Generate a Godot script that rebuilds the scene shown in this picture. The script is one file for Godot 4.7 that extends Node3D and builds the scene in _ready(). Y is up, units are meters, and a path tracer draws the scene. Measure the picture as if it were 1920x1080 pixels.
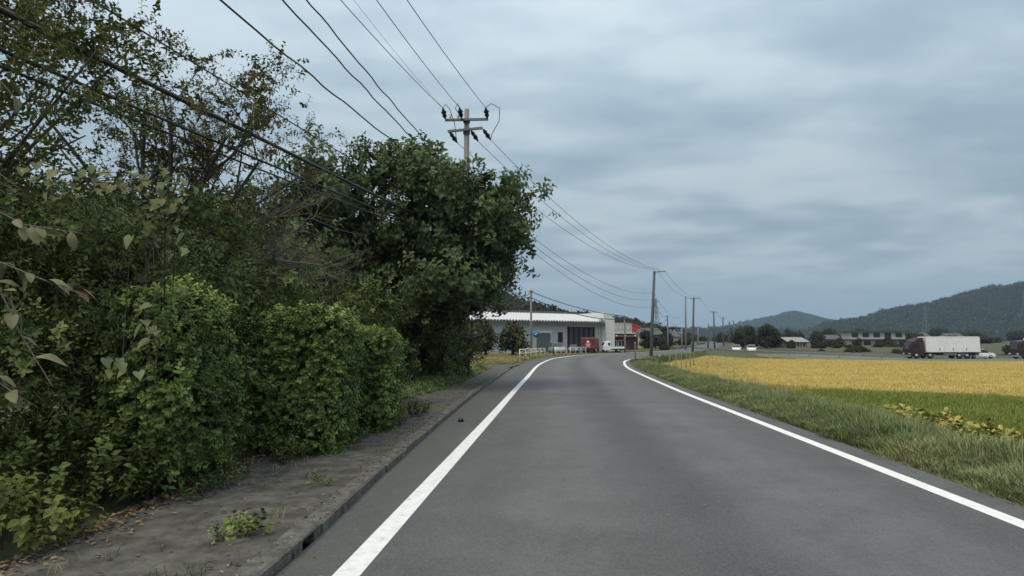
extends Node3D
# A country road bending round a rice field under an overcast sky. +x right, -z ahead, metres.

var rng := RandomNumberGenerator.new()
var counts := {}
var M := {}
var noise := FastNoiseLite.new()
var tabL := []
var tabR := []
var tabK := []

# ------------------------------------------------------------------ helpers
func numbered(called: String) -> String:
	counts[called] = counts.get(called, -1) + 1
	return called if counts[called] == 0 else "%s_%03d" % [called, counts[called]]

func tag(o: Node, label: String, category: String, group := "", kind := "") -> Node:
	o.set_meta("label", label)
	if category: o.set_meta("category", category)
	if group: o.set_meta("group", group)
	if kind: o.set_meta("kind", kind)
	return o

func thing(called: String, label: String, category: String, at := Vector3.ZERO, turn := 0.0, group := "") -> Node3D:
	var o := Node3D.new()
	o.name = numbered(called)
	add_child(o)
	o.position = at
	o.rotation.y = turn
	tag(o, label, category, group)
	return o

func setting(called: String, label := "", at := Vector3.ZERO) -> Node3D:
	var o := Node3D.new()
	o.name = numbered(called)
	add_child(o)
	o.position = at
	o.set_meta("kind", "structure")
	if label: o.set_meta("label", label)
	return o

func mb(smooth := false) -> SurfaceTool:
	var s := SurfaceTool.new()
	s.begin(Mesh.PRIMITIVE_TRIANGLES)
	s.set_smooth_group(0 if smooth else -1)
	return s

func part(s: SurfaceTool, called: String, m: Material, parent: Node = null) -> MeshInstance3D:
	s.generate_normals()
	return part_mesh(s.commit(), called, m, parent)

func part_mesh(mesh: Mesh, called: String, m: Material, parent: Node = null) -> MeshInstance3D:
	var o := MeshInstance3D.new()
	o.mesh = mesh
	o.material_override = m
	if parent == null:
		o.name = numbered(called)
		add_child(o)
	else:
		o.name = called
		parent.add_child(o, true)
	return o

func structure(s: SurfaceTool, called: String, m: Material, label := "") -> MeshInstance3D:
	var o := part(s, called, m)
	o.set_meta("kind", "structure")
	if label: o.set_meta("label", label)
	return o

func tri(s: SurfaceTool, a: Vector3, b: Vector3, c: Vector3) -> void:   # counter-clockwise seen from outside
	s.add_vertex(a); s.add_vertex(c); s.add_vertex(b)

func quad(s: SurfaceTool, a: Vector3, b: Vector3, c: Vector3, d: Vector3) -> void:
	tri(s, a, b, c); tri(s, a, c, d)

func box(s: SurfaceTool, c: Vector3, e: Vector3, b := Basis.IDENTITY) -> void:
	var h := e * 0.5
	var p := []
	for i in 8:
		p.append(c + b * Vector3(h.x if i & 1 else -h.x, h.y if i & 2 else -h.y, h.z if i & 4 else -h.z))
	quad(s, p[4], p[5], p[7], p[6]); quad(s, p[1], p[0], p[2], p[3])
	quad(s, p[5], p[1], p[3], p[7]); quad(s, p[0], p[4], p[6], p[2])
	quad(s, p[6], p[7], p[3], p[2]); quad(s, p[0], p[1], p[5], p[4])

func cbox(s: SurfaceTool, c: Vector3, e: Vector3, ch: float, b := Basis.IDENTITY) -> void:   # box with chamfered upper edges
	var h := e * 0.5
	var rings := [[h.x, h.z, -h.y], [h.x, h.z, h.y - ch], [h.x - ch, h.z - ch, h.y]]
	var q := []
	for r in rings:
		q.append([c + b * Vector3(-r[0], r[2], r[1]), c + b * Vector3(r[0], r[2], r[1]), c + b * Vector3(r[0], r[2], -r[1]), c + b * Vector3(-r[0], r[2], -r[1])])
	for k in 2:
		for i in 4:
			var j := (i + 1) % 4
			quad(s, q[k][i], q[k][j], q[k + 1][j], q[k + 1][i])
	quad(s, q[2][0], q[2][1], q[2][2], q[2][3])
	quad(s, q[0][3], q[0][2], q[0][1], q[0][0])

func tube(s: SurfaceTool, pts: Array, radii: Array, n := 6, caps := true) -> void:
	var rings := []
	var up := Vector3.UP
	for i in pts.size():
		var d: Vector3 = (pts[min(i + 1, pts.size() - 1)] - pts[max(i - 1, 0)]).normalized()
		if abs(d.dot(up)) > 0.95: up = Vector3.RIGHT if abs(d.x) < 0.9 else Vector3.BACK
		var x := d.cross(up).normalized()
		var y := x.cross(d)
		up = y
		var ring := []
		var r: float = radii[min(i, radii.size() - 1)]
		for k in n:
			var a := TAU * k / n
			ring.append(pts[i] + (x * cos(a) + y * sin(a)) * r)
		rings.append(ring)
	for i in rings.size() - 1:
		for k in n:
			var j := (k + 1) % n
			quad(s, rings[i][k], rings[i][j], rings[i + 1][j], rings[i + 1][k])
	if caps:
		for k in range(1, n - 1):
			tri(s, rings[0][0], rings[0][k + 1], rings[0][k])
			tri(s, rings[-1][0], rings[-1][k], rings[-1][k + 1])

func prism(s: SurfaceTool, poly: Array, depth: float, t := Transform3D.IDENTITY) -> void:   # poly in x,y counter-clockwise seen from +z, extruded z -depth/2..depth/2
	var n := poly.size()
	var f := []
	var g := []
	var flat := PackedVector2Array()
	for p in poly:
		f.append(t * Vector3(p.x, p.y, depth * 0.5)); g.append(t * Vector3(p.x, p.y, -depth * 0.5)); flat.append(p)
	for i in n:
		var j := (i + 1) % n
		quad(s, g[i], g[j], f[j], f[i])
	var ix := Geometry2D.triangulate_polygon(flat)
	for k in range(0, ix.size(), 3):
		var a := ix[k]; var b := ix[k + 1]; var c := ix[k + 2]
		if (flat[b] - flat[a]).cross(flat[c] - flat[a]) < 0:
			var w := b; b = c; c = w
		tri(s, f[a], f[b], f[c]); tri(s, g[a], g[c], g[b])

# ------------------------------------------------------------------ materials
func lin(r: float, g: float, b: float) -> Color:
	return Color(r, g, b).linear_to_srgb()

func plain(r: float, g: float, b: float, rough := 0.8, metal := 0.0) -> StandardMaterial3D:
	var m := StandardMaterial3D.new()
	m.albedo_color = lin(r, g, b)
	m.roughness = rough
	m.metallic = metal
	return m

func noise_tex(freq: float, stops: Array, size := 512, oct := 4, normal := 0.0, sd := 1) -> NoiseTexture2D:
	var n := FastNoiseLite.new()
	n.noise_type = FastNoiseLite.TYPE_SIMPLEX_SMOOTH
	n.frequency = freq
	n.fractal_octaves = oct
	n.seed = sd
	var t := NoiseTexture2D.new()
	t.width = size; t.height = size
	t.seamless = true
	t.noise = n
	if normal > 0.0:
		t.as_normal_map = true
		t.bump_strength = normal
	else:
		var g := Gradient.new()
		g.offsets = PackedFloat32Array(); g.colors = PackedColorArray()
		var off := PackedFloat32Array(); var col := PackedColorArray()
		for st in stops:
			off.append(st[0]); col.append(lin(st[1], st[2], st[3]))
		g.offsets = off; g.colors = col
		t.color_ramp = g
	return t

func rough_mat(stops: Array, freq: float, scale: float, bump := 4.0, rough := 0.9, sd := 1) -> StandardMaterial3D:
	var m := StandardMaterial3D.new()
	m.albedo_texture = noise_tex(freq, stops, 512, 5, 0.0, sd)
	m.uv1_triplanar = true
	m.uv1_world_triplanar = true
	m.uv1_scale = Vector3.ONE * scale
	m.roughness = rough
	if bump > 0.0:
		m.normal_enabled = true
		m.normal_texture = noise_tex(freq * 4.0, [], 512, 4, bump, sd + 7)
	return m

func leafy(r: float, g: float, b: float, back := 0.3, rough := 0.55) -> StandardMaterial3D:
	var m := plain(r, g, b, rough)
	m.vertex_color_use_as_albedo = true
	m.metallic_specular = 0.25
	m.backlight = Color(0.75, 1.0, 0.4) * back
	m.cull_mode = BaseMaterial3D.CULL_DISABLED
	return m

func make_materials() -> void:
	M.line = rough_mat([[0.0, 0.46, 0.47, 0.46], [0.28, 0.66, 0.68, 0.67], [1.0, 0.76, 0.78, 0.77]], 0.02, 0.8, 2.0, 0.7, 3)
	M.concrete = rough_mat([[0.0, 0.042, 0.042, 0.034], [0.5, 0.095, 0.094, 0.08], [1.0, 0.16, 0.158, 0.14]], 0.012, 0.9, 6.0, 0.95, 5)
	M.soil = rough_mat([[0.0, 0.036, 0.034, 0.029], [0.45, 0.07, 0.068, 0.058], [0.7, 0.095, 0.092, 0.08], [1.0, 0.14, 0.128, 0.105]], 0.011, 0.55, 7.0, 1.0, 9)
	M.earth = rough_mat([[0.0, 0.03, 0.035, 0.018], [0.5, 0.06, 0.075, 0.03], [1.0, 0.12, 0.12, 0.055]], 0.01, 0.35, 6.0, 1.0, 11)
	M.bark = rough_mat([[0.0, 0.03, 0.026, 0.022], [1.0, 0.11, 0.1, 0.088]], 0.03, 2.0, 8.0, 0.95, 13)
	M.twig = rough_mat([[0.0, 0.07, 0.062, 0.052], [1.0, 0.17, 0.15, 0.13]], 0.03, 2.0, 3.0, 0.95, 14)
	M.pole = rough_mat([[0.0, 0.12, 0.12, 0.11], [0.5, 0.2, 0.2, 0.19], [1.0, 0.27, 0.27, 0.25]], 0.01, 0.7, 3.0, 0.9, 15)
	M.pole_dark = rough_mat([[0.0, 0.07, 0.075, 0.08], [1.0, 0.14, 0.145, 0.15]], 0.01, 0.7, 3.0, 0.9, 16)
	M.steel = plain(0.16, 0.17, 0.18, 0.55, 0.4)
	M.black = plain(0.012, 0.013, 0.014, 0.45)
	M.cable = plain(0.014, 0.015, 0.017, 0.6)
	M.white = rough_mat([[0.0, 0.5, 0.52, 0.5], [0.4, 0.66, 0.68, 0.66], [1.0, 0.74, 0.75, 0.73]], 0.012, 0.5, 1.0, 0.6, 17)
	M.rail_white = rough_mat([[0.0, 0.5, 0.5, 0.45], [1.0, 0.78, 0.78, 0.74]], 0.02, 1.0, 1.0, 0.55, 18)
	M.glass = plain(0.015, 0.02, 0.024, 0.08)
	M.tyre = plain(0.012, 0.012, 0.012, 0.9)
	M.chrome = plain(0.4, 0.42, 0.42, 0.35, 0.8)
	M.red_lamp = plain(0.3, 0.02, 0.02, 0.3)
	M.lamp = plain(0.6, 0.58, 0.5, 0.2)

# ------------------------------------------------------------------ road course
func spline(pts: Array) -> Array:
	var out := []
	for i in pts.size() - 1:
		var a: Vector2 = pts[max(i - 1, 0)]; var b: Vector2 = pts[i]; var c: Vector2 = pts[i + 1]; var d: Vector2 = pts[min(i + 2, pts.size() - 1)]
		var n := int(max(2.0, (c - b).length() / 0.7))
		for k in n:
			out.append(b.cubic_interpolate(c, a, d, float(k) / n))
	out.append(pts[-1])
	return out

func along(tab: Array, z: float) -> float:   # x of the edge at z (z falls along the table)
	var lo := 0
	var hi := tab.size() - 1
	if z >= tab[0].y: return tab[0].x
	if z <= tab[hi].y: return tab[hi].x
	while hi - lo > 1:
		var mid := (lo + hi) >> 1
		if tab[mid].y > z: lo = mid
		else: hi = mid
	return lerp(tab[lo].x, tab[hi].x, (tab[lo].y - z) / max(1e-5, tab[lo].y - tab[hi].y))

func rise(z: float) -> float:
	return 2.2 * smoothstep(110.0, 300.0, -z)

func ground_height(x: float, z: float) -> float:
	var s := x - along(tabR, z)
	var k := along(tabK, z) - x
	var h := 0.0
	if s > 0.0:
		var far := smoothstep(46.0, 62.0, -z)
		h = lerpf(-1.5 * smoothstep(0.9, 6.5, s), -0.95 * smoothstep(0.7, 2.6, s) - 0.55 * smoothstep(2.6, 9.0, s), far) * (1.0 - smoothstep(105.0, 140.0, -z))
		h += 0.05 * smoothstep(0.3, 0.8, s) * noise.get_noise_2d(x * 9.0, z * 9.0)
	if k > 0.0:
		h = 0.04 * smoothstep(0.0, 0.2, k) * (1.0 - smoothstep(34.0, 46.0, -z)) + 0.06 * smoothstep(2.0, 4.0, k) * noise.get_noise_2d(x * 6.0, z * 6.0)
	if s < 0.6 and k < 0.25: h = -0.08
	return h - 0.02 + rise(z)

# ------------------------------------------------------------------ foliage
func leaf_into(s: SurfaceTool, b: Vector3, d: Vector3, L: float, W: float, droop: float) -> void:
	var side := d.cross(Vector3.UP)
	if side.length() < 0.1: side = d.cross(Vector3.RIGHT)
	side = side.normalized()
	var n := side.cross(d)
	var down := Vector3.DOWN
	var m := b + d * L * 0.5 + down * droop * L * 0.2
	var tip := b + d * L + down * droop * L
	var l1 := b + d * L * 0.36 + side * W * 0.5 + n * W * 0.16 + down * droop * L * 0.1
	var r1 := b + d * L * 0.36 - side * W * 0.5 + n * W * 0.16 + down * droop * L * 0.1
	var l2 := b + d * L * 0.72 + side * W * 0.34 + n * W * 0.1 + down * droop * L * 0.5
	var r2 := b + d * L * 0.72 - side * W * 0.34 + n * W * 0.1 + down * droop * L * 0.5
	tri(s, b, l1, m); tri(s, b, m, r1)
	tri(s, l1, l2, m); tri(s, m, r2, r1)
	tri(s, l2, tip, m); tri(s, m, tip, r2)

func oval_leaf(s: SurfaceTool, L: float, W: float, curl: float, fold: float) -> void:
	# arched oval blade along +z, folded on the midrib, with a wavy margin and a short stalk
	var ts := [0.0, 0.1, 0.26, 0.45, 0.64, 0.82, 0.94, 1.0]
	var ws := [0.03, 0.34, 0.8, 1.0, 0.92, 0.58, 0.24, 0.0]
	var rib := []
	var lft := []
	var rgt := []
	for i in ts.size():
		var t: float = ts[i]
		var c := Vector3(0, 0.02 * L - curl * L * t * t * 0.7, t * L * (1.0 - 0.15 * curl * t))
		var w: float = ws[i] * W * 0.5
		rib.append(c)
		lft.append(c + Vector3(w, w * fold + 0.03 * W * sin(i * 2.3), 0))
		rgt.append(c + Vector3(-w, w * fold - 0.03 * W * sin(i * 1.7), 0))
	for i in ts.size() - 1:
		quad(s, rib[i], rib[i + 1], lft[i + 1], lft[i])
		quad(s, rib[i], rgt[i], rgt[i + 1], rib[i + 1])
	tube(s, [Vector3(0, 0.0, -0.014), rib[0]], [0.0016], 4, false)

func sprig_mesh(sd: int, n: int, stem: float, L: float, W: float, droop: float, open: float) -> ArrayMesh:
	var g := RandomNumberGenerator.new()
	g.seed = sd
	var s := mb()
	var tip := Vector3(g.randf_range(-0.1, 0.1), 1, g.randf_range(-0.1, 0.1)) * stem
	tube(s, [Vector3.ZERO, tip], [0.012 * stem, 0.004 * stem], 3, false)
	for i in n:
		var f := (i + 0.6) / n
		var a := i * 2.4 + g.randf_range(-0.5, 0.5)
		var o := open * g.randf_range(0.7, 1.3) * (1.15 - 0.5 * f)
		var d := Vector3(cos(a) * o, 1.0 - 0.5 * open, sin(a) * o).normalized()
		var k := g.randf_range(0.7, 1.15)
		leaf_into(s, tip * f, d, L * k, W * k, droop * g.randf_range(0.6, 1.4))
	s.generate_normals()
	return s.commit()

func blade_mesh(sd: int, n: int, h: float, w: float, spread: float, lean: float) -> ArrayMesh:
	var g := RandomNumberGenerator.new()
	g.seed = sd
	var s := mb()
	for i in n:
		var a := g.randf() * TAU
		var o := Vector3(cos(a), 0, sin(a)) * spread * sqrt(g.randf())
		var a2 := g.randf() * TAU
		var d := Vector3(cos(a2), 0, sin(a2)) * lean * g.randf_range(0.2, 1.0)
		var hh := h * g.randf_range(0.55, 1.1)
		var side := Vector3(-sin(a2), 0, cos(a2)) * w * 0.5
		var m := o + Vector3.UP * hh * 0.6 + d * hh * 0.35
		var t := o + Vector3.UP * hh * (1.0 - 0.25 * lean) + d * hh
		tri(s, o - side, o + side, m + side * 0.8); tri(s, o - side, m + side * 0.8, m - side * 0.8)
		tri(s, m - side * 0.8, m + side * 0.8, t)
	s.generate_normals()
	return s.commit()

func axis_basis(axis: Vector3, g: RandomNumberGenerator) -> Basis:
	var y := axis.normalized()
	var x := y.cross(Vector3(g.randf_range(-1, 1), g.randf_range(-1, 1), g.randf_range(-1, 1))).normalized()
	if x.length() < 0.5: x = y.cross(Vector3.RIGHT).normalized()
	return Basis(x, y, x.cross(y))

func scatter(called: String, mesh: Mesh, m: Material, at: Array, tints: Array, parent: Node = null) -> MultiMeshInstance3D:
	# at: [Transform3D, tint choice 0..1]; tints: linear Colors to mix between
	var mm := MultiMesh.new()
	mm.transform_format = MultiMesh.TRANSFORM_3D
	mm.use_colors = true
	mm.mesh = mesh
	mm.instance_count = at.size()
	for i in at.size():
		mm.set_instance_transform(i, at[i][0])
		var f: float = clamp(at[i][1], 0.0, 0.999) * (tints.size() - 1)
		mm.set_instance_color(i, (tints[int(f)] as Color).lerp(tints[int(f) + 1], f - int(f)))
	var o := MultiMeshInstance3D.new()
	o.multimesh = mm
	o.material_override = m
	if parent == null:
		o.name = numbered(called)
		add_child(o)
	else:
		o.name = called
		parent.add_child(o, true)
	return o

func clumps(g: RandomNumberGenerator, ells: Array, n: int, cr: float, per: int, shell: float, droop: float, smin: float, smax: float) -> Array:
	# returns [instances, clump centres]; ells: [centre, radii]
	var out := []
	var centres := []
	var vol := []
	var total := 0.0
	for e in ells:
		var v: float = pow(e[1].x * e[1].y * e[1].z, 0.7)
		total += v
		vol.append(total)
	for i in n:
		var u := g.randf() * total
		var k := 0
		while vol[k] < u: k += 1
		var e: Array = ells[k]
		var d := Vector3(g.randfn(), g.randfn(), g.randfn()).normalized()
		var r := pow(g.randf(), shell)
		var c: Vector3 = e[0] + d * e[1] * r
		if c.y < 0.1: c.y = g.randf_range(0.1, 0.5)
		centres.append(c)
		var tone := g.randf()
		var rr := cr * g.randf_range(0.6, 1.3)
		for j in per:
			var o := Vector3(g.randfn(), g.randfn() * 0.75, g.randfn()) * rr * 0.55
			var ax := (d * 0.8 + o.normalized() * 0.8 + Vector3(g.randf_range(-0.5, 0.5), g.randf_range(-0.3, 0.6) - droop, g.randf_range(-0.5, 0.5)))
			var p := c + o
			if p.y < 0.04: continue
			var b := axis_basis(ax, g).scaled(Vector3.ONE * g.randf_range(smin, smax))
			out.append([Transform3D(b, p), clamp(tone * 0.6 + g.randf() * 0.4, 0, 1)])
	return [out, centres]

func limbs_to(g: RandomNumberGenerator, s: SurfaceTool, foot: Vector3, fork: Vector3, r: float, ends: Array) -> void:
	var mid := foot.lerp(fork, 0.5) + Vector3(g.randf_range(-0.1, 0.1), 0, g.randf_range(-0.1, 0.1)) * foot.distance_to(fork) * 0.5
	tube(s, [foot, mid, fork], [r * 1.25, r, r * 0.85], 8)
	for e in ends:
		var c: Vector3 = e
		var st := mid.lerp(fork, g.randf_range(0.2, 1.0))
		var m1 := st.lerp(c, 0.4) + Vector3(g.randf_range(-0.2, 0.2), g.randf_range(0.0, 0.25), g.randf_range(-0.2, 0.2)) * st.distance_to(c) * 0.4
		tube(s, [st, m1, c], [r * 0.42, r * 0.26, r * 0.08], 5)

# a leafy tree or bush: > trunk, crown
func leafy_tree(called: String, label: String, category: String, group: String, at: Vector3, ells: Array, opt: Dictionary) -> Node3D:
	var g := RandomNumberGenerator.new()
	g.seed = opt.get("seed", 1)
	var t := thing(called, label, category, at, 0.0, group)
	var local := []
	for e in ells:
		var c: Vector3 = e[0] - at
		var rad: Vector3 = e[1]
		local.append([c, rad * 0.72])
		for k in opt.get("lobes", 9):   # boughs that stand out of the mass
			var d := Vector3(g.randfn(), g.randfn() * 0.9 + 0.15, g.randfn()).normalized()
			var f := g.randf_range(0.2, 0.42)
			local.append([c + d * rad * (1.02 - f * 0.6), Vector3.ONE * f * pow(rad.x * rad.y * rad.z, 0.3333) * Vector3(1.15, 0.8, 1.15)])
	var res := clumps(g, local, opt.n, opt.cr, opt.per, opt.get("shell", 0.45), opt.get("droop", 0.2), opt.get("smin", 0.7), opt.get("smax", 1.25))
	var s := mb(true)
	var ends := []
	for i in min(opt.get("limbs", 14), res[1].size()): ends.append(res[1][i])
	var feet: Array = opt.get("feet", [Vector3.ZERO])
	for f in feet:
		var part_ends := []
		for i in ends.size():
			if i % feet.size() == feet.find(f): part_ends.append(ends[i])
		limbs_to(g, s, f + Vector3(0, -0.05, 0), f + opt.get("fork", Vector3(0, 1, 0)), opt.get("r", 0.06), part_ends)
	part(s, "trunk", opt.get("bark", M.bark), t)
	var cr := scatter("crown", opt.mesh, opt.mat, res[0], opt.tints, t)
	cr.set_meta("kind", "stuff")
	return t

func _ready() -> void:
	rng.seed = 7
	noise.seed = 4
	noise.frequency = 0.05
	noise.fractal_octaves = 4
	# ---------------- camera
	var cam := Camera3D.new()
	cam.position = Vector3(0, 1.5, 0)
	cam.rotation.x = atan(103.0 / 1200.0)
	cam.fov = rad_to_deg(2.0 * atan(540.0 / 1200.0))
	cam.near = 0.05
	cam.far = 9000.0
	add_child(cam)
	cam.current = true
	# ---------------- sky, exposure, air
	var env := Environment.new()
	env.background_mode = Environment.BG_SKY
	var sky := Sky.new()
	sky.sky_material = overcast()
	env.sky = sky
	env.tonemap_mode = Environment.TONE_MAPPER_LINEAR
	env.tonemap_exposure = 1.35
	env.sdfgi_enabled = true
	env.ssao_enabled = true
	env.ssil_enabled = true
	env.fog_enabled = true
	env.fog_density = 0.00016
	env.fog_light_color = Color(0.62, 0.72, 0.8)
	var we := WorldEnvironment.new()
	we.environment = env
	add_child(we)
	# ---------------- sun, diffused by the cloud
	var sun := DirectionalLight3D.new()
	sun.light_energy = 0.5
	sun.light_angular_distance = 25.0
	sun.light_color = Color(1.0, 0.93, 0.82)
	sun.shadow_enabled = true
	sun.rotation_degrees = Vector3(-58, -40, 0)
	add_child(sun)

	make_materials()
	tabL = spline([Vector2(-2.2, 12), Vector2(-1.37, 0), Vector2(-1.07, -4.3), Vector2(-0.7, -9.4), Vector2(-0.41, -13.4), Vector2(0.14, -21.2), Vector2(0.68, -28.5), Vector2(1.85, -44.3), Vector2(3.55, -59.0), Vector2(4.9, -66.0), Vector2(8.3, -79.0), Vector2(14.1, -91.0), Vector2(22.2, -107.0), Vector2(28.8, -121), Vector2(40.5, -150), Vector2(55.5, -190), Vector2(84, -270), Vector2(112, -360)])
	tabR = spline([Vector2(3.0, 12), Vector2(3.84, 0), Vector2(4.23, -5.45), Vector2(4.56, -10.3), Vector2(5.13, -18.8), Vector2(5.56, -24), Vector2(6.15, -30.6), Vector2(6.88, -37.9), Vector2(7.95, -45.5), Vector2(9.6, -54.3), Vector2(11.94, -62.2), Vector2(14.8, -69.9), Vector2(17.4, -75.8), Vector2(23.6, -90), Vector2(29.8, -106), Vector2(35.6, -121), Vector2(47, -150), Vector2(62, -190), Vector2(90.5, -270), Vector2(119, -360)])
	tabK = spline([Vector2(-2.5, 12), Vector2(-1.78, 0), Vector2(-1.53, -4.3), Vector2(-1.48, -6.7), Vector2(-1.41, -9.4), Vector2(-1.1, -17.9), Vector2(-0.62, -27), Vector2(-0.1, -36.4), Vector2(0.6, -44.3), Vector2(2.2, -59.0), Vector2(3.6, -66.0), Vector2(7.0, -79.0), Vector2(12.9, -91.0), Vector2(21.2, -107.0), Vector2(27.8, -121), Vector2(39.7, -150), Vector2(54.9, -190), Vector2(83.4, -270), Vector2(111.4, -360)])
	build_setting()
	build_verges()
	build_left_plants()
	build_poles_and_wires()
	build_far_buildings()
	build_vehicles()
	build_far_trees_and_hills()
	build_small_things()

# ------------------------------------------------------------------ sky
func overcast() -> PanoramaSkyMaterial:
	var w := 1536
	var h := 768
	var im := Image.create(w, h, false, Image.FORMAT_RGBF)
	var n1 := FastNoiseLite.new(); n1.seed = 21; n1.frequency = 0.75; n1.fractal_octaves = 6; n1.noise_type = FastNoiseLite.TYPE_SIMPLEX_SMOOTH
	var n2 := FastNoiseLite.new(); n2.seed = 5; n2.frequency = 0.16; n2.fractal_octaves = 3; n2.noise_type = FastNoiseLite.TYPE_SIMPLEX_SMOOTH
	var dark := Vector3(0.31, 0.412, 0.502)
	var mid := Vector3(0.385, 0.49, 0.575)
	var bright := Vector3(0.5, 0.6, 0.665)
	for y in h:
		var el := (0.5 - (y + 0.5) / h) * PI
		var se := sin(el)
		var ce := cos(el)
		for x in w:
			if el < -0.02:
				im.set_pixel(x, y, Color(0.16, 0.18, 0.17))
				continue
			var az := ((x + 0.5) / w - 0.5) * TAU
			var k: float = 1.0 / (max(se, 0.0) + 0.1)
			var px := sin(az) * ce * k
			var pz := -cos(az) * ce * k
			var a := n1.get_noise_2d(px * 1.0, pz * 1.35) * 0.6 + n2.get_noise_2d(px, pz * 1.7) * 0.3 + n1.get_noise_2d(px * 2.1 + 40.0, pz * 4.2) * 0.3
			var f := smoothstep(-0.5, 0.42, a)
			f = lerp(0.38, f, smoothstep(0.0, 0.13, se))
			var c := dark.lerp(mid, smoothstep(0.0, 0.55, f)).lerp(bright, smoothstep(0.45, 1.0, f))
			var low := 1.0 - smoothstep(0.0, 0.16, se)
			c = c.lerp(Vector3(0.30, 0.42, 0.52), low * 0.7)
			var up := smoothstep(0.35, 0.95, se)
			c = c.lerp(Vector3.ONE * (c.x * 0.25 + c.y * 0.55 + c.z * 0.2), up * 0.8)
			c *= 0.667 * (1.0 + 2.4 * se * se)
			im.set_pixel(x, y, Color(c.x, c.y, c.z))
	var m := PanoramaSkyMaterial.new()
	m.panorama = ImageTexture.create_from_image(im)
	return m

# ------------------------------------------------------------------ ground, road, kerb
func strip(s: SurfaceTool, tab_a: Array, off_a: float, tab_b: Array, off_b: float, z0: float, z1: float, step: float, y: float, n_across := 1, uv := Vector2.ZERO) -> void:
	var z := z0
	var rows := []
	var zs := []
	while true:
		var xa := along(tab_a, z) + off_a
		var xb := along(tab_b, z) + off_b
		var row := []
		for i in n_across + 1:
			row.append(Vector3(lerp(xa, xb, float(i) / n_across), y + rise(z), z))
		rows.append(row); zs.append(z)
		if z <= z1: break
		z = max(z1, z - step * clamp(-z / 25.0, 1.0, 6.0))
	for k in rows.size() - 1:
		for i in n_across:
			var q := [rows[k][i], rows[k][i + 1], rows[k + 1][i + 1], rows[k + 1][i]]
			if uv == Vector2.ZERO:
				quad(s, q[0], q[1], q[2], q[3])
			else:
				for id in [0, 2, 1, 0, 3, 2]:
					var p: Vector3 = q[id]
					s.set_uv(Vector2((p.x - along(tabL, p.z)) / uv.x, p.z / uv.y))
					s.add_vertex(p)

func asphalt_texture() -> ImageTexture:
	var w := 1024
	var h := 1024
	var data := PackedByteArray()
	data.resize(w * h * 3)
	var n := FastNoiseLite.new(); n.seed = 3; n.frequency = 0.012; n.fractal_octaves = 4
	var n2 := FastNoiseLite.new(); n2.seed = 8; n2.frequency = 0.06; n2.fractal_octaves = 3
	var g := RandomNumberGenerator.new(); g.seed = 12
	for x in w:
		# metres from the near edge line: -2 .. 8; polished wheel tracks are paler, the strip between them darker
		var u := x / float(w) * 10.0 - 2.0
		var band := 0.0
		band += 0.75 * exp(-pow((u - 1.35) / 0.55, 2.0)) + 1.0 * exp(-pow((u - 3.75) / 0.6, 2.0))
		band -= 0.7 * exp(-pow((u - 2.65) / 0.42, 2.0)) + 0.35 * exp(-pow((u - 4.85) / 0.3, 2.0))
		var dust := 1.0 - smoothstep(-0.35, 0.1, u)
		for y in h:
			var v := n.get_noise_2d(x * 0.6, sin(y * TAU / h) * 150.0 + 40.0)
			v += 0.6 * n.get_noise_2d(x * 1.0 + 900.0, cos(y * TAU / h) * 160.0)
			var base := 0.08 * (1.0 + 0.3 * band * (1.0 + 0.5 * v) + 0.2 * v + 0.08 * n2.get_noise_2d(x, y) + g.randfn() * 0.15)
			if g.randf() < 0.0006: base *= g.randf_range(0.5, 1.8)
			var dd: float = clamp(dust * (0.55 + 0.8 * v), 0.0, 1.0)
			var c := Color(base * 0.965, base * 1.0, base * 1.01).lerp(Color(base * 0.8, base * 0.83, base * 0.68), dd).linear_to_srgb()
			var i := (y * w + x) * 3
			data[i] = int(clamp(c.r, 0, 1) * 255); data[i + 1] = int(clamp(c.g, 0, 1) * 255); data[i + 2] = int(clamp(c.b, 0, 1) * 255)
	return ImageTexture.create_from_image(Image.create_from_data(w, h, false, Image.FORMAT_RGB8, data))

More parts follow.
